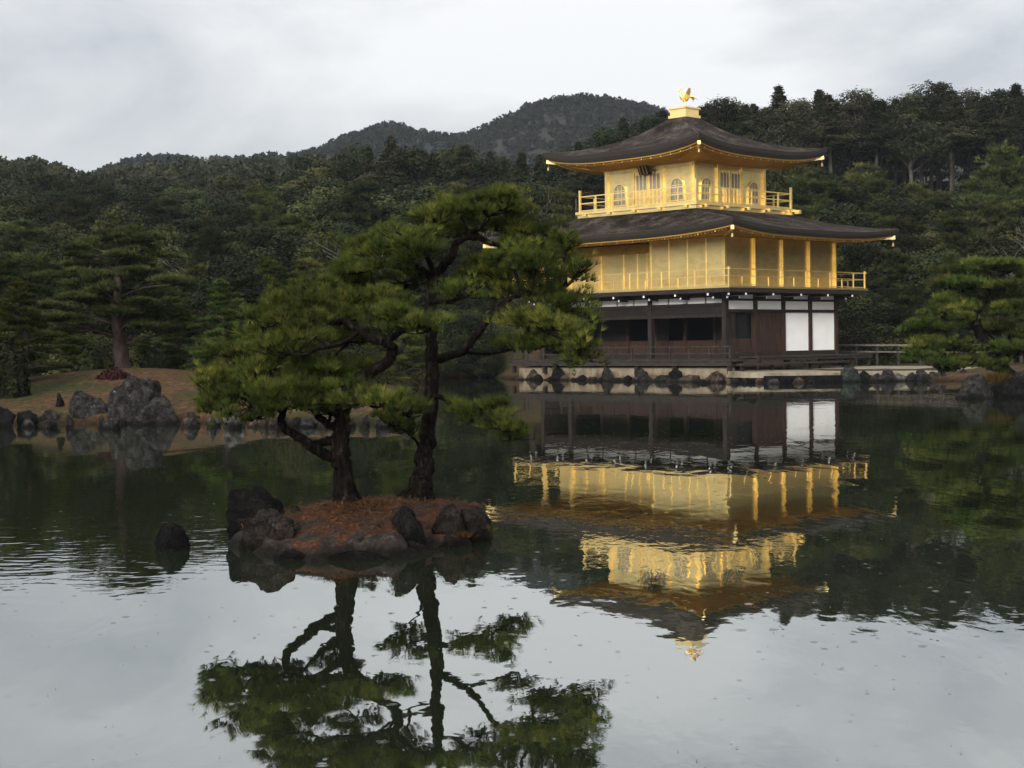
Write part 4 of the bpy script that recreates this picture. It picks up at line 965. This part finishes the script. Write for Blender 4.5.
row(['pine', 'bush'], [(-6, 322, 56), (14, 330, 58), (34, 326, 60), (52, 334, 57), (86, 330, 60), (104, 340, 58), (146, 332, 60), (164, 338, 58), (194, 332, 59), (212, 340, 57), (244, 338, 58), (262, 342, 58), (282, 340, 56), (306, 344, 54), (330, 346, 56), (354, 344, 58), (378, 340, 62)],
    'low green growth along the crest of the left bank under the garden pines', 'low growth on the left bank', wide=1.35, hmin=1.4, jy=3)
row(['bush', 'bush', 'broad'], [(402, 326, 82), (416, 318, 90), (430, 322, 94), (444, 312, 95), (456, 326, 95), (466, 316, 94), (478, 324, 95), (489, 314, 96), (500, 320, 97), (512, 318, 97), (394, 336, 70), (410, 338, 84), (448, 340, 93.6), (462, 344, 93.5), (474, 342, 93.4), (486, 346, 93.4), (436, 342, 93.6)],
    'dark bush at the far waterline left of the veranda', 'bushes on the far shore', wide=1.5, hmin=1.4, jy=2)
row(['bush'], [(x, 312 + (i * 29) % 18, 93 + (i % 3)) for i, x in enumerate(range(846, 1040, 15))], 'bush at the slope foot close behind the rail fence', 'bushes behind the rail fence', wide=1.5, hmin=1.4, jy=3)
# ---------------------------------------------------------------- pines traced limb by limb (the two islet pines and the leaning one)
def px3(px, py, D, dd=0.0): return np.array(at(px, py, D + dd))
def pine_traced(name, label, D, trunk, limbs, pads, L, nn, wid, dens, mat, bark, seed, root, twig=.012, group=None):
    """trunk and limbs: lists of (px, py, depth offset, radius); pads: (px, py, rx, rz, depth offset) in view units at depth D"""
    rng = np.random.default_rng(seed); random.seed(seed); u = D / F_PX
    t = empty(name, root, 0, label, 'pine', group); R_ = np.array(root, float)
    allp = []
    def limb(nm, pts, parent, n=10):
        P = spline([(*(px3(x, y, D, dd) - R_), r) for x, y, dd, r in pts], 6)
        P[1:-1, :3] += rng.normal(0, 1, (len(P) - 2, 3)) * P[1:-1, 3:4] * .12
        mb = MB().tube(P[:, :3], P[:, 3], n, .06); allp.append(P[:, :3]); return mb.build(nm, M[bark], parent)
    tr = limb('trunk', trunk, t, 14)
    for l in limbs: limb('branch', l, t, 9)
    W = np.concatenate(allp)
    for (x, y, rx, rz, dd) in pads:
        c = px3(x, y, D, dd) - R_; r = (rx * u, rx * u * rng.uniform(.75, 1.0), rz * u * 1.10)
        n = int(dens * r[0] * r[1] * math.pi * (.75 + r[2] / r[0] * .8)) + 12
        P, Dv, T = pad_points(c, r, n, rng, 8)
        V, T = needle_tufts(P, Dv, L, nn, wid, .55, rng, T)
        po = link_mesh('foliage_pad', mesh_np('foliage_pad', V, np.arange(len(V)).reshape(-1, 3), False, T), M[mat], t)
        k = int(np.argmin(np.linalg.norm(W - (c - np.array([0, 0, .15])), axis=1) + .4 * np.maximum(0, W[:, 2] - c[2]))); a = W[k]
        mb = MB(); b_ = c - np.array([0, 0, r[2] * .35]); mid = lerp(a, b_, .5) + rng.normal(0, .06, 3) * np.linalg.norm(b_ - a)
        mb.tube(spline([a, mid, b_], 5), np.linspace(twig * 1.9, twig, 11), 6, .12)
        for q in P[rng.integers(0, n, 16)]:
            mb.tube(spline([b_, lerp(b_, q, .55) + np.array([0, 0, -.02]), q], 3), np.linspace(twig * .7, twig * .25, 7), 4)
        mb.build('twigs', M[bark], po)
    return t

DL, DR = 16.2, 17.9
rootL = on_z(345, 501, .36); rootL = tuple(at(345, 503, DL)); rootR = tuple(at(419, 507, DR - .9))
pine_traced('pine_tree', 'short spreading pine with a forked lower limb, left of the two on the rocky islet', DL,
    [(347, 508, .0, .155), (346, 492, .0, .120), (343, 470, 0, .098), (341, 450, 0, .092), (341, 428, .02, .085), (344, 405, .05, .075), (352, 385, .05, .066), (368, 374, 0, .06), (386, 362, -.05, .056), (393, 350, -.1, .052), (385, 342, -.15, .048), (372, 339, -.15, .044), (352, 326, -.1, .036), (332, 316, 0, .03), (305, 311, .1, .02)],
    [[(338, 455, 0, .06), (328, 456, -.05, .058), (316, 450, -.12, .054), (306, 442, -.2, .05), (293, 434, -.25, .046), (283, 427, -.3, .042), (282, 416, -.3, .036), (284, 405, -.3, .03), (275, 395, -.35, .02)],
     [(338, 441, .05, .05), (326, 441, .1, .045), (312, 446, .05, .042), (303, 441, -.1, .038)],
     [(340, 430, 0, .045), (328, 424, .15, .04), (318, 416, .25, .036), (311, 408, .3, .03), (300, 396, .35, .02)],
     [(284, 410, -.3, .022), (268, 404, -.35, .018), (250, 408, -.4, .014), (232, 412, -.4, .01)],
     [(342, 412, .05, .05), (322, 396, .3, .036), (298, 380, .5, .026), (272, 368, .6, .018)],
     [(344, 405, .05, .04), (366, 398, -.4, .03), (386, 404, -.7, .02)],
     [(386, 342, -.1, .034), (404, 330, -.3, .026), (420, 324, -.4, .016)],
     [(360, 332, -.1, .03), (340, 344, -.5, .022), (310, 350, -.8, .016)],
     [(372, 339, -.15, .03), (382, 322, .2, .022), (372, 306, .4, .016)]],
    [(222, 392, 34, 26, -.2), (250, 398, 36, 24, -.45), (282, 400, 36, 22, -.6), (312, 396, 34, 20, -.5), (210, 380, 22, 20, .1), (240, 372, 34, 20, .3), (272, 374, 38, 20, -.2),
     (306, 372, 36, 20, .3), (335, 392, 32, 15, -.3), (364, 398, 28, 14, -.5), (388, 402, 26, 14, -.7), (232, 352, 26, 14, .2), (258, 348, 32, 16, .5), (290, 346, 38, 20, -.5), (322, 354, 34, 16, .3),
     (262, 322, 26, 16, .3), (285, 306, 36, 20, .15), (315, 300, 38, 20, .3), (300, 326, 38, 18, -.3), (336, 318, 36, 18, .4), (352, 300, 36, 18, .6), (350, 336, 32, 15, .6), (384, 318, 36, 16, .2), (410, 318, 36, 16, -.3),
     (428, 326, 26, 12, -.45), (380, 300, 34, 16, .5), (205, 398, 16, 16, -.1), (345, 366, 30, 14, .7), (318, 286, 24, 12, .7), (255, 414, 20, 9, -.4), (330, 410, 26, 9, .2),
     (240, 390, 36, 20, .45), (290, 386, 36, 18, .5), (335, 372, 30, 16, .1), (270, 334, 32, 16, .7)],
    .106, 26, .0038, 500, 'needle_near', 'bark', 31, rootL)
pine_traced('pine_tree', 'tall open pine with a leaning bare trunk, right of the two on the rocky islet', DR,
    [(417, 512, -.9, .24), (419, 500, -.9, .17), (421, 482, -.85, .120), (424, 460, -.75, .098), (428, 435, -.6, .086), (430, 412, -.45, .080), (432, 380, -.25, .076), (432, 355, -.1, .071), (431, 332, 0, .066), (430, 312, 0, .066), (431, 295, 0, .06), (436, 278, 0, .056), (444, 265, 0, .052), (452, 256, 0, .048), (456, 244, 0, .042), (466, 236, .05, .036), (486, 222, .1, .024), (490, 208, .1, .015)],
    [[(433, 362, -.1, .054), (446, 357, -.2, .05), (462, 351, -.35, .046), (472, 341, -.45, .043), (481, 329, -.5, .040), (489, 317, -.5, .037), (498, 308, -.5, .034), (511, 298, -.45, .029), (526, 293, -.4, .028), (548, 294, -.35, .02), (566, 286, -.3, .012)],
     [(462, 238, .0, .036), (478, 238, .1, .034), (494, 244, .25, .03), (512, 244, .4, .024), (532, 240, .5, .014)],
     [(431, 278, 0, .04), (420, 268, .1, .036), (408, 263, .2, .03), (394, 257, .3, .022), (376, 250, .4, .012)],
     [(430, 300, 0, .036), (446, 302, -.3, .028), (462, 298, -.6, .02), (482, 286, -.8, .012)],
     [(500, 308, -.5, .03), (520, 318, -.8, .024), (545, 330, -1.0, .018), (575, 345, -1.1, .012)],
     [(431, 395, -.3, .034), (445, 399, -.5, .03), (460, 412, -.8, .024), (474, 418, -1.0, .02), (492, 422, -1.2, .012)],
     [(430, 408, -.45, .03), (418, 412, -.8, .022), (404, 414, -1.1, .014)],
     [(436, 276, 0, .036), (424, 250, -.2, .026), (412, 240, -.4, .018), (396, 232, -.5, .01)],
     [(430, 320, 0, .036), (408, 312, .5, .026), (384, 300, .8, .016)]],
    [(482, 202, 36, 16, .1), (456, 206, 34, 16, .2), (508, 204, 26, 14, .0), (440, 214, 30, 14, -.3), (520, 216, 22, 14, .3), (500, 226, 34, 12, .6), (470, 226, 36, 14, .5), (428, 228, 34, 14, .1), (404, 236, 34, 16, -.4),
     (380, 240, 30, 16, .3), (362, 250, 28, 16, .4), (390, 258, 36, 16, -.2), (358, 268, 28, 14, .1), (418, 250, 32, 14, -.6), (345, 276, 24, 12, .3), (372, 282, 34, 14, .6), (404, 278, 32, 14, .5),
     (528, 238, 30, 16, .4), (552, 248, 28, 16, .2), (544, 231, 24, 11, .3), (560, 240, 20, 11, .0), (512, 250, 34, 14, -.2), (536, 264, 34, 16, -.5), (562, 268, 30, 16, .1), (577, 270, 18, 10, .0), (490, 262, 34, 14, .4), (508, 276, 34, 13, .3), (478, 280, 30, 12, .6), (546, 282, 36, 16, -.3),
     (566, 290, 24, 14, -.3), (520, 290, 32, 12, .3), (548, 304, 32, 16, -.5), (574, 312, 24, 14, -.4), (530, 318, 34, 16, -.8), (556, 326, 34, 18, -.9), (580, 334, 26, 18, -1.0), (580, 350, 22, 18, -1.1), (566, 348, 34, 16, -.7), (540, 340, 36, 14, -.3),
     (512, 346, 24, 10, .4), (462, 290, 26, 12, -.6),
     (478, 412, 26, 12, -1.0), (500, 420, 24, 14, -1.2), (512, 432, 18, 13, -1.25), (460, 404, 20, 9, -.7), (492, 404, 20, 10, -1.1), (404, 410, 28, 13, -1.1), (388, 420, 16, 9, -1.2), (405, 428, 16, 7, -1.0)],
    .106, 26, .0038, 440, 'needle_near', 'bark', 37, rootR)
DP = 52.0
rootP = tuple(Vector((at(1012, 384, DP).x, DP, gz1(at(1012, 384, DP).x, DP) - .1)))
pine_traced('pine_tree', 'layered pine with a trunk leaning left over the right edge rocks', DP,
    [(1013, 388, 0, .30), (1010, 378, 0, .24), (1003, 368, 0, .21), (994, 355, 0, .19), (985, 343, 0, .17), (978, 328, 0, .15), (977, 314, 0, .13), (984, 300, 0, .11), (990, 286, 0, .08), (988, 272, 0, .05)],
    [[(984, 342, 0, .09), (968, 340, -.3, .07), (948, 346, -.5, .05), (928, 352, -.5, .03)], [(977, 318, 0, .09), (962, 312, -.4, .07), (945, 314, -.6, .04)], [(990, 352, 0, .09), (1008, 344, .4, .07), (1026, 346, .6, .05)],
     [(980, 306, 0, .07), (1000, 300, .4, .05), (1022, 302, .6, .03)], [(984, 300, 0, .06), (966, 292, .3, .04), (948, 296, .4, .02)]],
    [(988, 266, 30, 8, 0), (962, 272, 26, 8, .3), (1012, 268, 30, 8, .2), (1036, 278, 30, 9, .2), (944, 284, 24, 8, .4), (975, 286, 32, 9, -.4), (1006, 288, 34, 9, -.2), (1034, 296, 32, 9, .2), (950, 300, 26, 8, .2), (985, 304, 30, 8, .6), (1014, 308, 32, 9, -.6), (934, 312, 22, 8, -.2),
     (962, 314, 30, 9, -.6), (944, 326, 30, 9, -.5), (918, 326, 16, 7, -.2), (985, 328, 30, 8, .8), (1010, 328, 32, 9, .5), (1036, 330, 34, 10, .4), (926, 342, 26, 8, -.5), (956, 344, 30, 9, -.7), (1020, 348, 30, 9, -.6), (914, 356, 18, 7, -.3), (940, 358, 30, 9, -.5), (968, 362, 28, 9, -.3), (990, 366, 20, 7, -.8),
     (1042, 352, 30, 10, .2), (905, 330, 10, 5, 0), (1000, 352, 20, 7, .9), (950, 368, 20, 6, -.3), (972, 300, 26, 8, .9)],
    .20, 14, .016, 170, 'needle', 'bark', 41, rootP, twig=.03)

# ---------------------------------------------------------------- rocks
def rock_mesh(seed, sub=4, amp=.34, flat=.85):
    import bmesh
    bm = bmesh.new(); bmesh.ops.create_icosphere(bm, subdivisions=sub, radius=1.0); rng = random.Random(seed)
    off = Vector((rng.uniform(-50, 50), rng.uniform(-50, 50), rng.uniform(-50, 50)))
    cuts = [(Vector((rng.gauss(0, 1), rng.gauss(0, 1), rng.gauss(0, .8))).normalized(), rng.uniform(.45, .78)) for _ in range(13)]
    for v in bm.verts:
        p = v.co.copy()
        for nrm, d in cuts:
            k = p.dot(nrm)
            if k > d: p -= nrm * (k - d) * .96
        p *= 1 + amp * .5 * mnoise.noise(p * 1.6 + off) + amp * .30 * mnoise.noise(p * 4.2 + off) + amp * .24 * mnoise.noise(p * 10 + off) + amp * .12 * mnoise.noise(p * 23 + off)
        v.co = Vector((p.x, p.y, p.z * flat))
    for f in bm.faces: f.smooth = True
    me = bpy.data.meshes.new('rock'); bm.to_mesh(me); bm.free()
    c = np.empty(len(me.vertices) * 3); me.vertices.foreach_get('co', c); c = c.reshape(-1, 3)
    c = (c - (c.max(0) + c.min(0)) / 2) / ((c.max(0) - c.min(0)) / 2); me.vertices.foreach_set('co', c.ravel().astype(np.float32)); me.update()
    return me
ROCKS = [rock_mesh(s) for s in range(60, 68)]
_rc = {}
def rock(x0, x1, ytop, ybase, label, mat='rock', D=None, group=None, dep=.8, var=None, rz=None, name='rock', sink=.75, tilt=(0, 0)):
    """a rock whose outline spans x0..x1, ytop..ybase in the view, standing on the waterline unless D is given"""
    xc = (x0 + x1) / 2
    p = on_z(xc, ybase) if D is None else at(xc, ybase, D)
    if D is None: D = p.y
    w = (x1 - x0) / 2 * D / F_PX; h = (ybase - ytop) * D / F_PX
    i = len(_rc); _rc[i] = 1; vi = (i if var is None else var) % len(ROCKS)
    key = (vi, mat); me = _rc.get(key)
    if me is None: me = ROCKS[vi].copy(); me.materials.append(M[mat]); _rc[key] = me
    o = bpy.data.objects.new(name, me); COL.objects.link(o)
    tot = h * (1 + sink); o.location = (p.x, p.y + w * dep * (.0 if sink > .5 else .6), p.z + h - tot / 2); o.scale = (w, w * dep, tot / 2)
    o.rotation_euler = (tilt[0], tilt[1], random.choice((0, math.pi)) if rz is None else rz)
    return tag(o, label, 'rock', group)
random.seed(8)
# left bank
rock(67, 112, 390, 423, 'dark upright rock at the waterline, left of the biggest boulder on the left bank', 'rock')
rock(109, 160, 375, 423, 'biggest grey boulder on the left bank, below the thick pine trunk', 'rock', dep=.9)
rock(132, 184, 395, 424, 'broad lichen spotted boulder right of the biggest one on the left bank', 'rock', dep=.6)
rock(180, 201, 411, 426, 'squat reddish grey rock right of the lichen spotted boulder', 'rock_tan')
rock(222, 247, 406, 427, 'pale grey block under the left islet pine foliage on the far bank', 'rock_pale')
rock(207, 221, 416, 426, 'small pale stone just left of the pale block on the left bank', 'rock_pale')
rock(54, 66, 392, 411, 'small upright dark stone on the slope at the left of the bank', 'rock_dark', D=42.5)
rock(36, 64, 409, 424, 'low mossy rock at the water between the dark mass and the upright stones', 'rock')
rock(-18, 16, 402, 427, 'dark mass standing in for the shade under the left edge shrub', 'rock_dark')  # added dark shape in place of the shade below the shrub
rock(18, 38, 410, 425, 'small dark rock beside the dark mass at the left edge', 'rock_dark')
for x in np.cumsum(RNG.uniform(6, 15, 16)) + 244:
    w = random.uniform(3.5, 10); rock(x - w, x + w, 424 - random.uniform(5, 10), 427 + J(1), 'small edging stone along the left bank behind the islet pines', random.choice(['rock', 'rock', 'rock_dark', 'rock_tan', 'rock_pale']), group='edging stones of the left bank')
for x in (28, 49, 70, 101, 112, 193, 213, 235):
    w = random.uniform(3.5, 10); rock(x - w, x + w, 425 - random.uniform(5, 11), 428 + J(1), 'low dark stone at the waterline in front of the left bank boulders', random.choice(['rock', 'rock_dark', 'rock']), group='waterline stones before the left boulders')
# under the veranda
VS = [(525, 540, 369, 'rock_tan'), (551, 566, 367, 'rock_dark'), (600, 615, 367, 'rock'), (634, 649, 368, 'rock'), (667, 683, 368, 'rock_dark')]
for k, (a, b_, yt, m) in enumerate(VS):
    rock(a, b_, yt, 382, ['reddish rock at the left end of the pale wall under the veranda', 'dark rock against the pale wall below the left of the veranda', 'grey rock half hidden by the islet pine under the veranda', 'grey rock at the pale wall under the middle of the veranda', 'large dark rock at the pale wall under the veranda, left of the tan boulder'][k], m, D=[84.2, 82.6, 80.1, 78.2, 76.3][k] - .5, dep=.5)
for i, x in enumerate(np.arange(519, 700, 9.0)):
    w = random.uniform(4.5, 9); rock(x - w + J(2), x + w + J(2), 382 - random.uniform(3, 8), 383, 'small stone in the rubble along the foot of the pale wall under the veranda', random.choice(['rock', 'rock_dark', 'rock_tan', 'rock']), D=lerp(84.6, 74.8, i / 20) - .75, dep=.6, group='rubble along the veranda wall')
rock(697, 711, 379, 386, 'low dark rock in the water left of the tan boulder by the veranda corner', 'rock_dark', D=71.9)
rock(702, 727, 371, 384.5, 'tan boulder at the waterline under the near veranda corner', 'rock_tan', D=73.2)
rock(766, 781, 378.5, 388, 'small whitish stone in the water before the low stone kerb', 'rock_pale', D=69.5)
rock(791, 806, 377, 385.5, 'small brownish stone at the foot of the low stone kerb', 'rock_tan', D=70.3)
rock(806, 815, 380, 385.5, 'tiny dark stone beside the brownish one at the stone kerb', 'rock', D=70.2)
rock(840, 861, 365, 383, 'greenish boulder standing at the sandy shore right of the kerb', 'rock_green', D=71)
rock(858, 872, 370, 383, 'dark stone right of the greenish boulder on the sandy shore', 'rock_dark', D=71.2)
rock(868, 884, 373, 383, 'grey stone between the dark stone and the taller pair on the sandy shore', 'rock', D=71)
rock(880, 896, 369, 382, 'taller lichen marked stone near the middle of the sandy shore row', 'rock', D=71)
rock(893, 907, 373, 382, 'rounded grey stone right of the lichen marked one on the sandy shore', 'rock_pale', D=71.2)
for x in range(912, 968, 10): rock(x - 7, x + 7, 370 + J(3), 382, 'shore stone in the row running to the leaning pine', 'rock', D=71, group='shore stones by the leaning pine')
for x in range(735, 766, 8): rock(x - 5, x + 5, 378 + J(1), 384.5, 'small rubble stone at the water between tan boulder and kerb', random.choice(['rock', 'rock_tan', 'rock_dark']), D=71.4, group='rubble stones by the kerb')
kb = MB(); p, q = at(764, 380, 71.2), at(842, 380, 70.9)
kb.beam((p.x, p.y, -.05), (q.x, q.y, -.05), .35, .72); tag(kb.build('stone_kerb', M['rock_dark']), 'low dark stone kerb edging the sandy yard at the water', 'kerb')
rock(953, 996, 374, 398, 'large grey rock on the water below the leaning pine', 'rock')
rock(990, 1030, 377, 397, 'dark rounded rock at the right edge below the leaning pine', 'rock_dark')
rock(1000, 1040, 370, 384, 'rock at the foot of the leaning pine trunk', 'rock', D=52)

# ---------------------------------------------------------------- the rocky islet
ISL = [(-2.80, 15.35), (-2.55, 14.85), (-2.1, 14.42), (-1.6, 14.3), (-1.1, 14.4), (-.74, 14.85), (-.42, 15.5), (-.22, 16.5), (-.18, 17.4), (-.45, 18.1), (-1.2, 18.5), (-2.0, 18.1), (-2.6, 17.1), (-2.85, 16.1)]
ic = np.array([-1.5, 16.2]); pts = spline([(*p, 0) for p in ISL + ISL[:1]], 9)[:-1, :2]; na_, nr_ = len(pts), 22
V = []; 
for j in range(nr_ + 1):
    f = j / nr_
    for i, p in enumerate(pts):
        q = ic + (p - ic) * (1 - f) if f < 1 else ic
        edge = min(1, f / .16); z = -.30 + (.42 + .08 * math.sin(i * .37) * max(0, 1 - f * 1.6)) * edge ** .55 + .22 * float(smooth(.10, .75, f))
        a = Vector((q[0], q[1], z)); k = mnoise.noise(a * 1.8) * .12 + mnoise.noise(a * 5.5) * .085 + mnoise.noise(a * 13) * .040
        out = (p - ic) / np.linalg.norm(p - ic); amp = (1 - float(smooth(.1, .35, f)) * .55)
        V.append((q[0] + out[0] * k * (1 - f) * 1.1, q[1] + out[1] * k * (1 - f) * 1.1, z + k * amp))
Fc = [(j * na_ + i, j * na_ + (i + 1) % na_, (j + 1) * na_ + (i + 1) % na_, (j + 1) * na_ + i) for j in range(nr_) for i in range(na_)]
m, nt, b = mat_new('needle_litter_and_rock'); v = world_pos(nt); g = nt.nodes.new('ShaderNodeNewGeometry'); sx = nt.nodes.new('ShaderNodeSeparateXYZ'); nt.links.new(g.outputs['Normal'], sx.inputs['Vector'])
n1_ = nz(nt, 2.6, 6, .62, v); n2_ = nz(nt, 24, 6, .65, v, .4); n4 = nz(nt, 15, 7, .7, v)
lit = ramp_n(nt, n2_.outputs['Fac'], [(.3, (.016, .007, .004)), (.55, (.062, .024, .011)), (.75, (.125, .056, .028))])
rk = ramp_n(nt, n4.outputs['Fac'], [(.3, (.014, .012, .011)), (.52, (.022, .018, .015)), (.62, (.046, .040, .035)), (.74, (.12, .108, .096))])
a_ = nt.nodes.new('ShaderNodeMath'); a_.operation = 'MULTIPLY_ADD'; a_.inputs[1].default_value = 1.1; nt.links.new(n1_.outputs['Fac'], a_.inputs[0]); nt.links.new(sx.outputs['Z'], a_.inputs[2])
fa = ramp_n(nt, a_.outputs[0], [(0.0, (0, 0, 0)), (1, (1, 1, 1))]); fa.color_ramp.elements[0].position = .0
mr = nt.nodes.new('ShaderNodeMapRange'); mr.inputs['From Min'].default_value = 1.38; mr.inputs['From Max'].default_value = 1.56; nt.links.new(a_.outputs[0], mr.inputs['Value'])
mx = nt.nodes.new('ShaderNodeMixRGB'); nt.links.new(mr.outputs['Result'], mx.inputs['Fac']); nt.links.new(rk.outputs['Color'], mx.inputs['Color1']); nt.links.new(lit.outputs['Color'], mx.inputs['Color2'])
wet_line(nt, mx.outputs['Color'], b, .10); b.inputs['Roughness'].default_value = .9; b.inputs['Specular IOR Level'].default_value = .10; bump(nt, b, n2_.outputs['Fac'], .8, .03)
nt.nodes.remove(fa)
M['islet'] = m
im = mesh_np('islet', V, Fc, True); io = link_mesh('islet', im, m); tag(io, 'small rocky islet covered in rusty pine needles under the two pines', 'islet')
def isl_z(x, y):
    best = min(((vx - x) ** 2 + (vy - y) ** 2, vz) for vx, vy, vz in V); return best[1]
# rusty fallen needles, too many to count
rng = np.random.default_rng(3); n = 9000
VV = np.array(V); sel = VV[(VV[:, 2] > .16)]; P = sel[rng.integers(0, len(sel), n)] + rng.normal(0, .06, (n, 3)) * np.array([1, 1, .05]) + np.array([0, 0, .012])
dirs = rng.normal(size=(n, 3)) * np.array([1, 1, .22]); dirs /= np.linalg.norm(dirs, axis=1, keepdims=True); s = np.cross(dirs, np.array([0, 0, 1.0])) * .004
nv = np.stack([P - dirs * .05 - s, P - dirs * .05 + s, P + dirs * .05], 1).reshape(-1, 3)
M['litter'] = mat_foliage('fallen_needles', (.02, .008, .004), (.066, .026, .011), (.15, .07, .03))
tag(link_mesh('fallen_needles', mesh_np('fallen_needles', nv, np.arange(3 * n).reshape(-1, 3), False, np.repeat(np.clip(rng.normal(.5, .25, n), 0, 1), 3)), M['litter']), kind='stuff')
random.seed(21)
rock(226, 284, 486, 531, 'dark slanting slab standing at the left back of the islet', 'rock_dark', D=16.4, dep=.55, var=2, tilt=(0, .12))
rock(238, 300, 507, 552, 'mottled lichen rock at the left front of the islet', 'rock_islet', D=15.2, dep=.8, var=3)
rock(272, 310, 547, 564, 'low dark rock at the front waterline of the islet, left of the orange slope', 'rock_islet', D=14.5, dep=.5, var=5)
rock(318, 400, 549, 566, 'long mottled ledge rock along the front edge of the islet', 'rock_islet', D=14.4, dep=.35, var=1)
rock(388, 426, 506, 538, 'dark rock with a pale patch in front of the leaning trunk', 'rock_dark', D=15.0, var=6)
rock(396, 440, 540, 561, 'brown rock at the front right waterline of the islet', 'rock_islet', D=14.9, dep=.5, var=0)
rock(430, 468, 503, 530, 'dark lumpy rock right of the leaning trunk on the islet', 'rock_islet', D=15.45, var=4)
rock(454, 492, 507, 538, 'rounded rock at the right end of the islet', 'rock_islet', D=15.65, var=7)
rock(352, 384, 494, 510, 'low rock between the two islet trunks', 'rock_islet', D=17.2, var=2)
rock(432, 476, 534, 555, 'mossy brown rock at the right front waterline of the islet', 'rock_islet', D=15.2, dep=.5, var=3)
for x, y, D_ in ((306, 523, 15.6), (331, 531, 15.3), (352, 519, 15.9), (374, 527, 15.5), (316, 540, 15.0), (362, 543, 14.9), (385, 548, 14.8), (412, 545, 15.0), (296, 512, 16.0)):
    w = random.uniform(5, 10); rock(x - w, x + w, y - random.uniform(4, 8), y, 'small mottled stone half sunk in the rusty needles on the islet', 'rock_islet', D=D_, group='small stones in the islet needle bed')
rock(153, 193, 520, 548, 'lone dark rock rising from the water left of the islet', 'rock_dark', var=1, sink=.6)
def grass_tuft(px, py, D, h, w, n, label, name='grass_tuft', mat='yellow_leaf'):
    rng = np.random.default_rng(int(px)); p = np.array(at(px, py, D)); P = rng.normal(0, w, (n, 3)) * np.array([1, 1, .1])
    Dv = P / w * .35 + np.array([0, 0, 1.0]); V_, T_ = needle_tufts(P, Dv, h, 5, h * .05, .3, rng, np.clip(rng.normal(.5, .2, n), 0, 1))
    o = link_mesh(name, mesh_np(name, V_, np.arange(len(V_)).reshape(-1, 3), False, T_), M[mat]); o.location = p; return tag(o, label, 'grass')
grass_tuft(460, 538, 15.35, .08, .06, 130, 'straw yellow grass tuft at the right front of the islet')
grass_tuft(479, 532, 15.9, .09, .05, 120, 'dry grass tuft against the rounded rock at the islet right end')
grass_tuft(998, 382, 50.9, .40, .14, 120, 'yellowish grass tuft between the two rocks under the leaning pine')
# rusty low shrub on the mound, twiggy shrubs by the fence
def shrub(x0, x1, yt, yb, D, label, mat='rust_leaf', n=2600, leaf=.05):
    rng = np.random.default_rng(abs(int(x0))); p = at((x0 + x1) / 2, yb, D); w = (x1 - x0) / 2 * D / F_PX; h = (yb - yt) * D / F_PX
    r = empty('shrub', p, 0, label, 'shrub'); u_ = unit(n); u_[:, 2] = abs(u_[:, 2])
    P = u_ * np.array([w, w * .7, h]) * rng.uniform(.55, 1.0, (n, 1)) * (1 + .16 * np.sin(u_[:, :1] * 9) * np.cos(u_[:, 1:2] * 8))
    link_mesh('foliage', leaf_mesh('foliage', P, u_, leaf * rng.uniform(.6, 1.4, n), rng.normal(.5, .2, n)), M[mat], r)
    mb = MB()
    for k in range(14):
        q = P[rng.integers(0, n)] * .9; mb.tube([(0, 0, -.15), tuple(q * .5 + np.array([0, 0, h * .1])), tuple(q)], [.03, .02, .008], 4)
    mb.build('stems', M['bark_grey'], r)
shrub(96, 130, 369, 382, 46.5, 'low rusty brown clipped shrub left of the thick pine trunk')
shrub(838, 866, 318, 352, 90, 'reddish twiggy shrub behind the fence beside the pavilion', n=1100)
shrub(862, 888, 326, 350, 91, 'smaller reddish twiggy shrub right of the first by the fence', n=900)
shrub(-6, 30, 340, 400, 44, 'dark dense shrub at the extreme left of the bank', 'leaf', 4200, .09)
for x0, x1, yt, yb, D, lb in ((140, 166, 350, 374, 54, 'green clipped shrub right behind the thick pine trunk'), (186, 214, 350, 376, 53, 'green clipped shrub on the crest right of the thick trunk'), (78, 104, 346, 378, 53, 'dark green shrub left behind the rusty one'), (40, 74, 352, 388, 50, 'dark green shrub at the left end of the grass mound')):
    shrub(x0, x1, yt, yb, D, lb, 'leaf_light', 2600, .085)

# ---------------------------------------------------------------- specks floating on the pond
rng = np.random.default_rng(9); n = 380
Ys = 6.5 + 34 * rng.uniform(0, 1, n) ** 1.7; Xs = rng.uniform(-.36, .36, n) * Ys; rr_ = rng.uniform(.004, .011, n) * (.7 + Ys / 22)
ok = np.array([(((x + 1.5) / 1.6) ** 2 + ((y - 16.4) / 2.4) ** 2) > 1 for x, y in zip(Xs, Ys)]); Xs, Ys, rr_ = Xs[ok], Ys[ok], rr_[ok]; n = len(Xs)
a = rng.uniform(0, 6.28, n); c_, s_ = np.cos(a) * rr_, np.sin(a) * rr_
V_ = np.stack([np.stack([Xs + c_, Ys + s_, .004 + 0 * Xs], 1), np.stack([Xs - s_ * .5, Ys + c_ * .5, .006 + 0 * Xs], 1), np.stack([Xs - c_, Ys - s_, .004 + 0 * Xs], 1), np.stack([Xs + s_ * .5, Ys - c_ * .5, .006 + 0 * Xs], 1)], 1).reshape(-1, 3)
M['speck'] = mat_foliage('floating_bits', (.05, .04, .03), (.14, .12, .09), (.36, .34, .30))
tag(link_mesh('floating_leaves', mesh_np('floating_leaves', V_, np.arange(4 * n).reshape(-1, 4), False, np.repeat(rng.uniform(0, 1, n), 4)), M['speck']), kind='stuff')
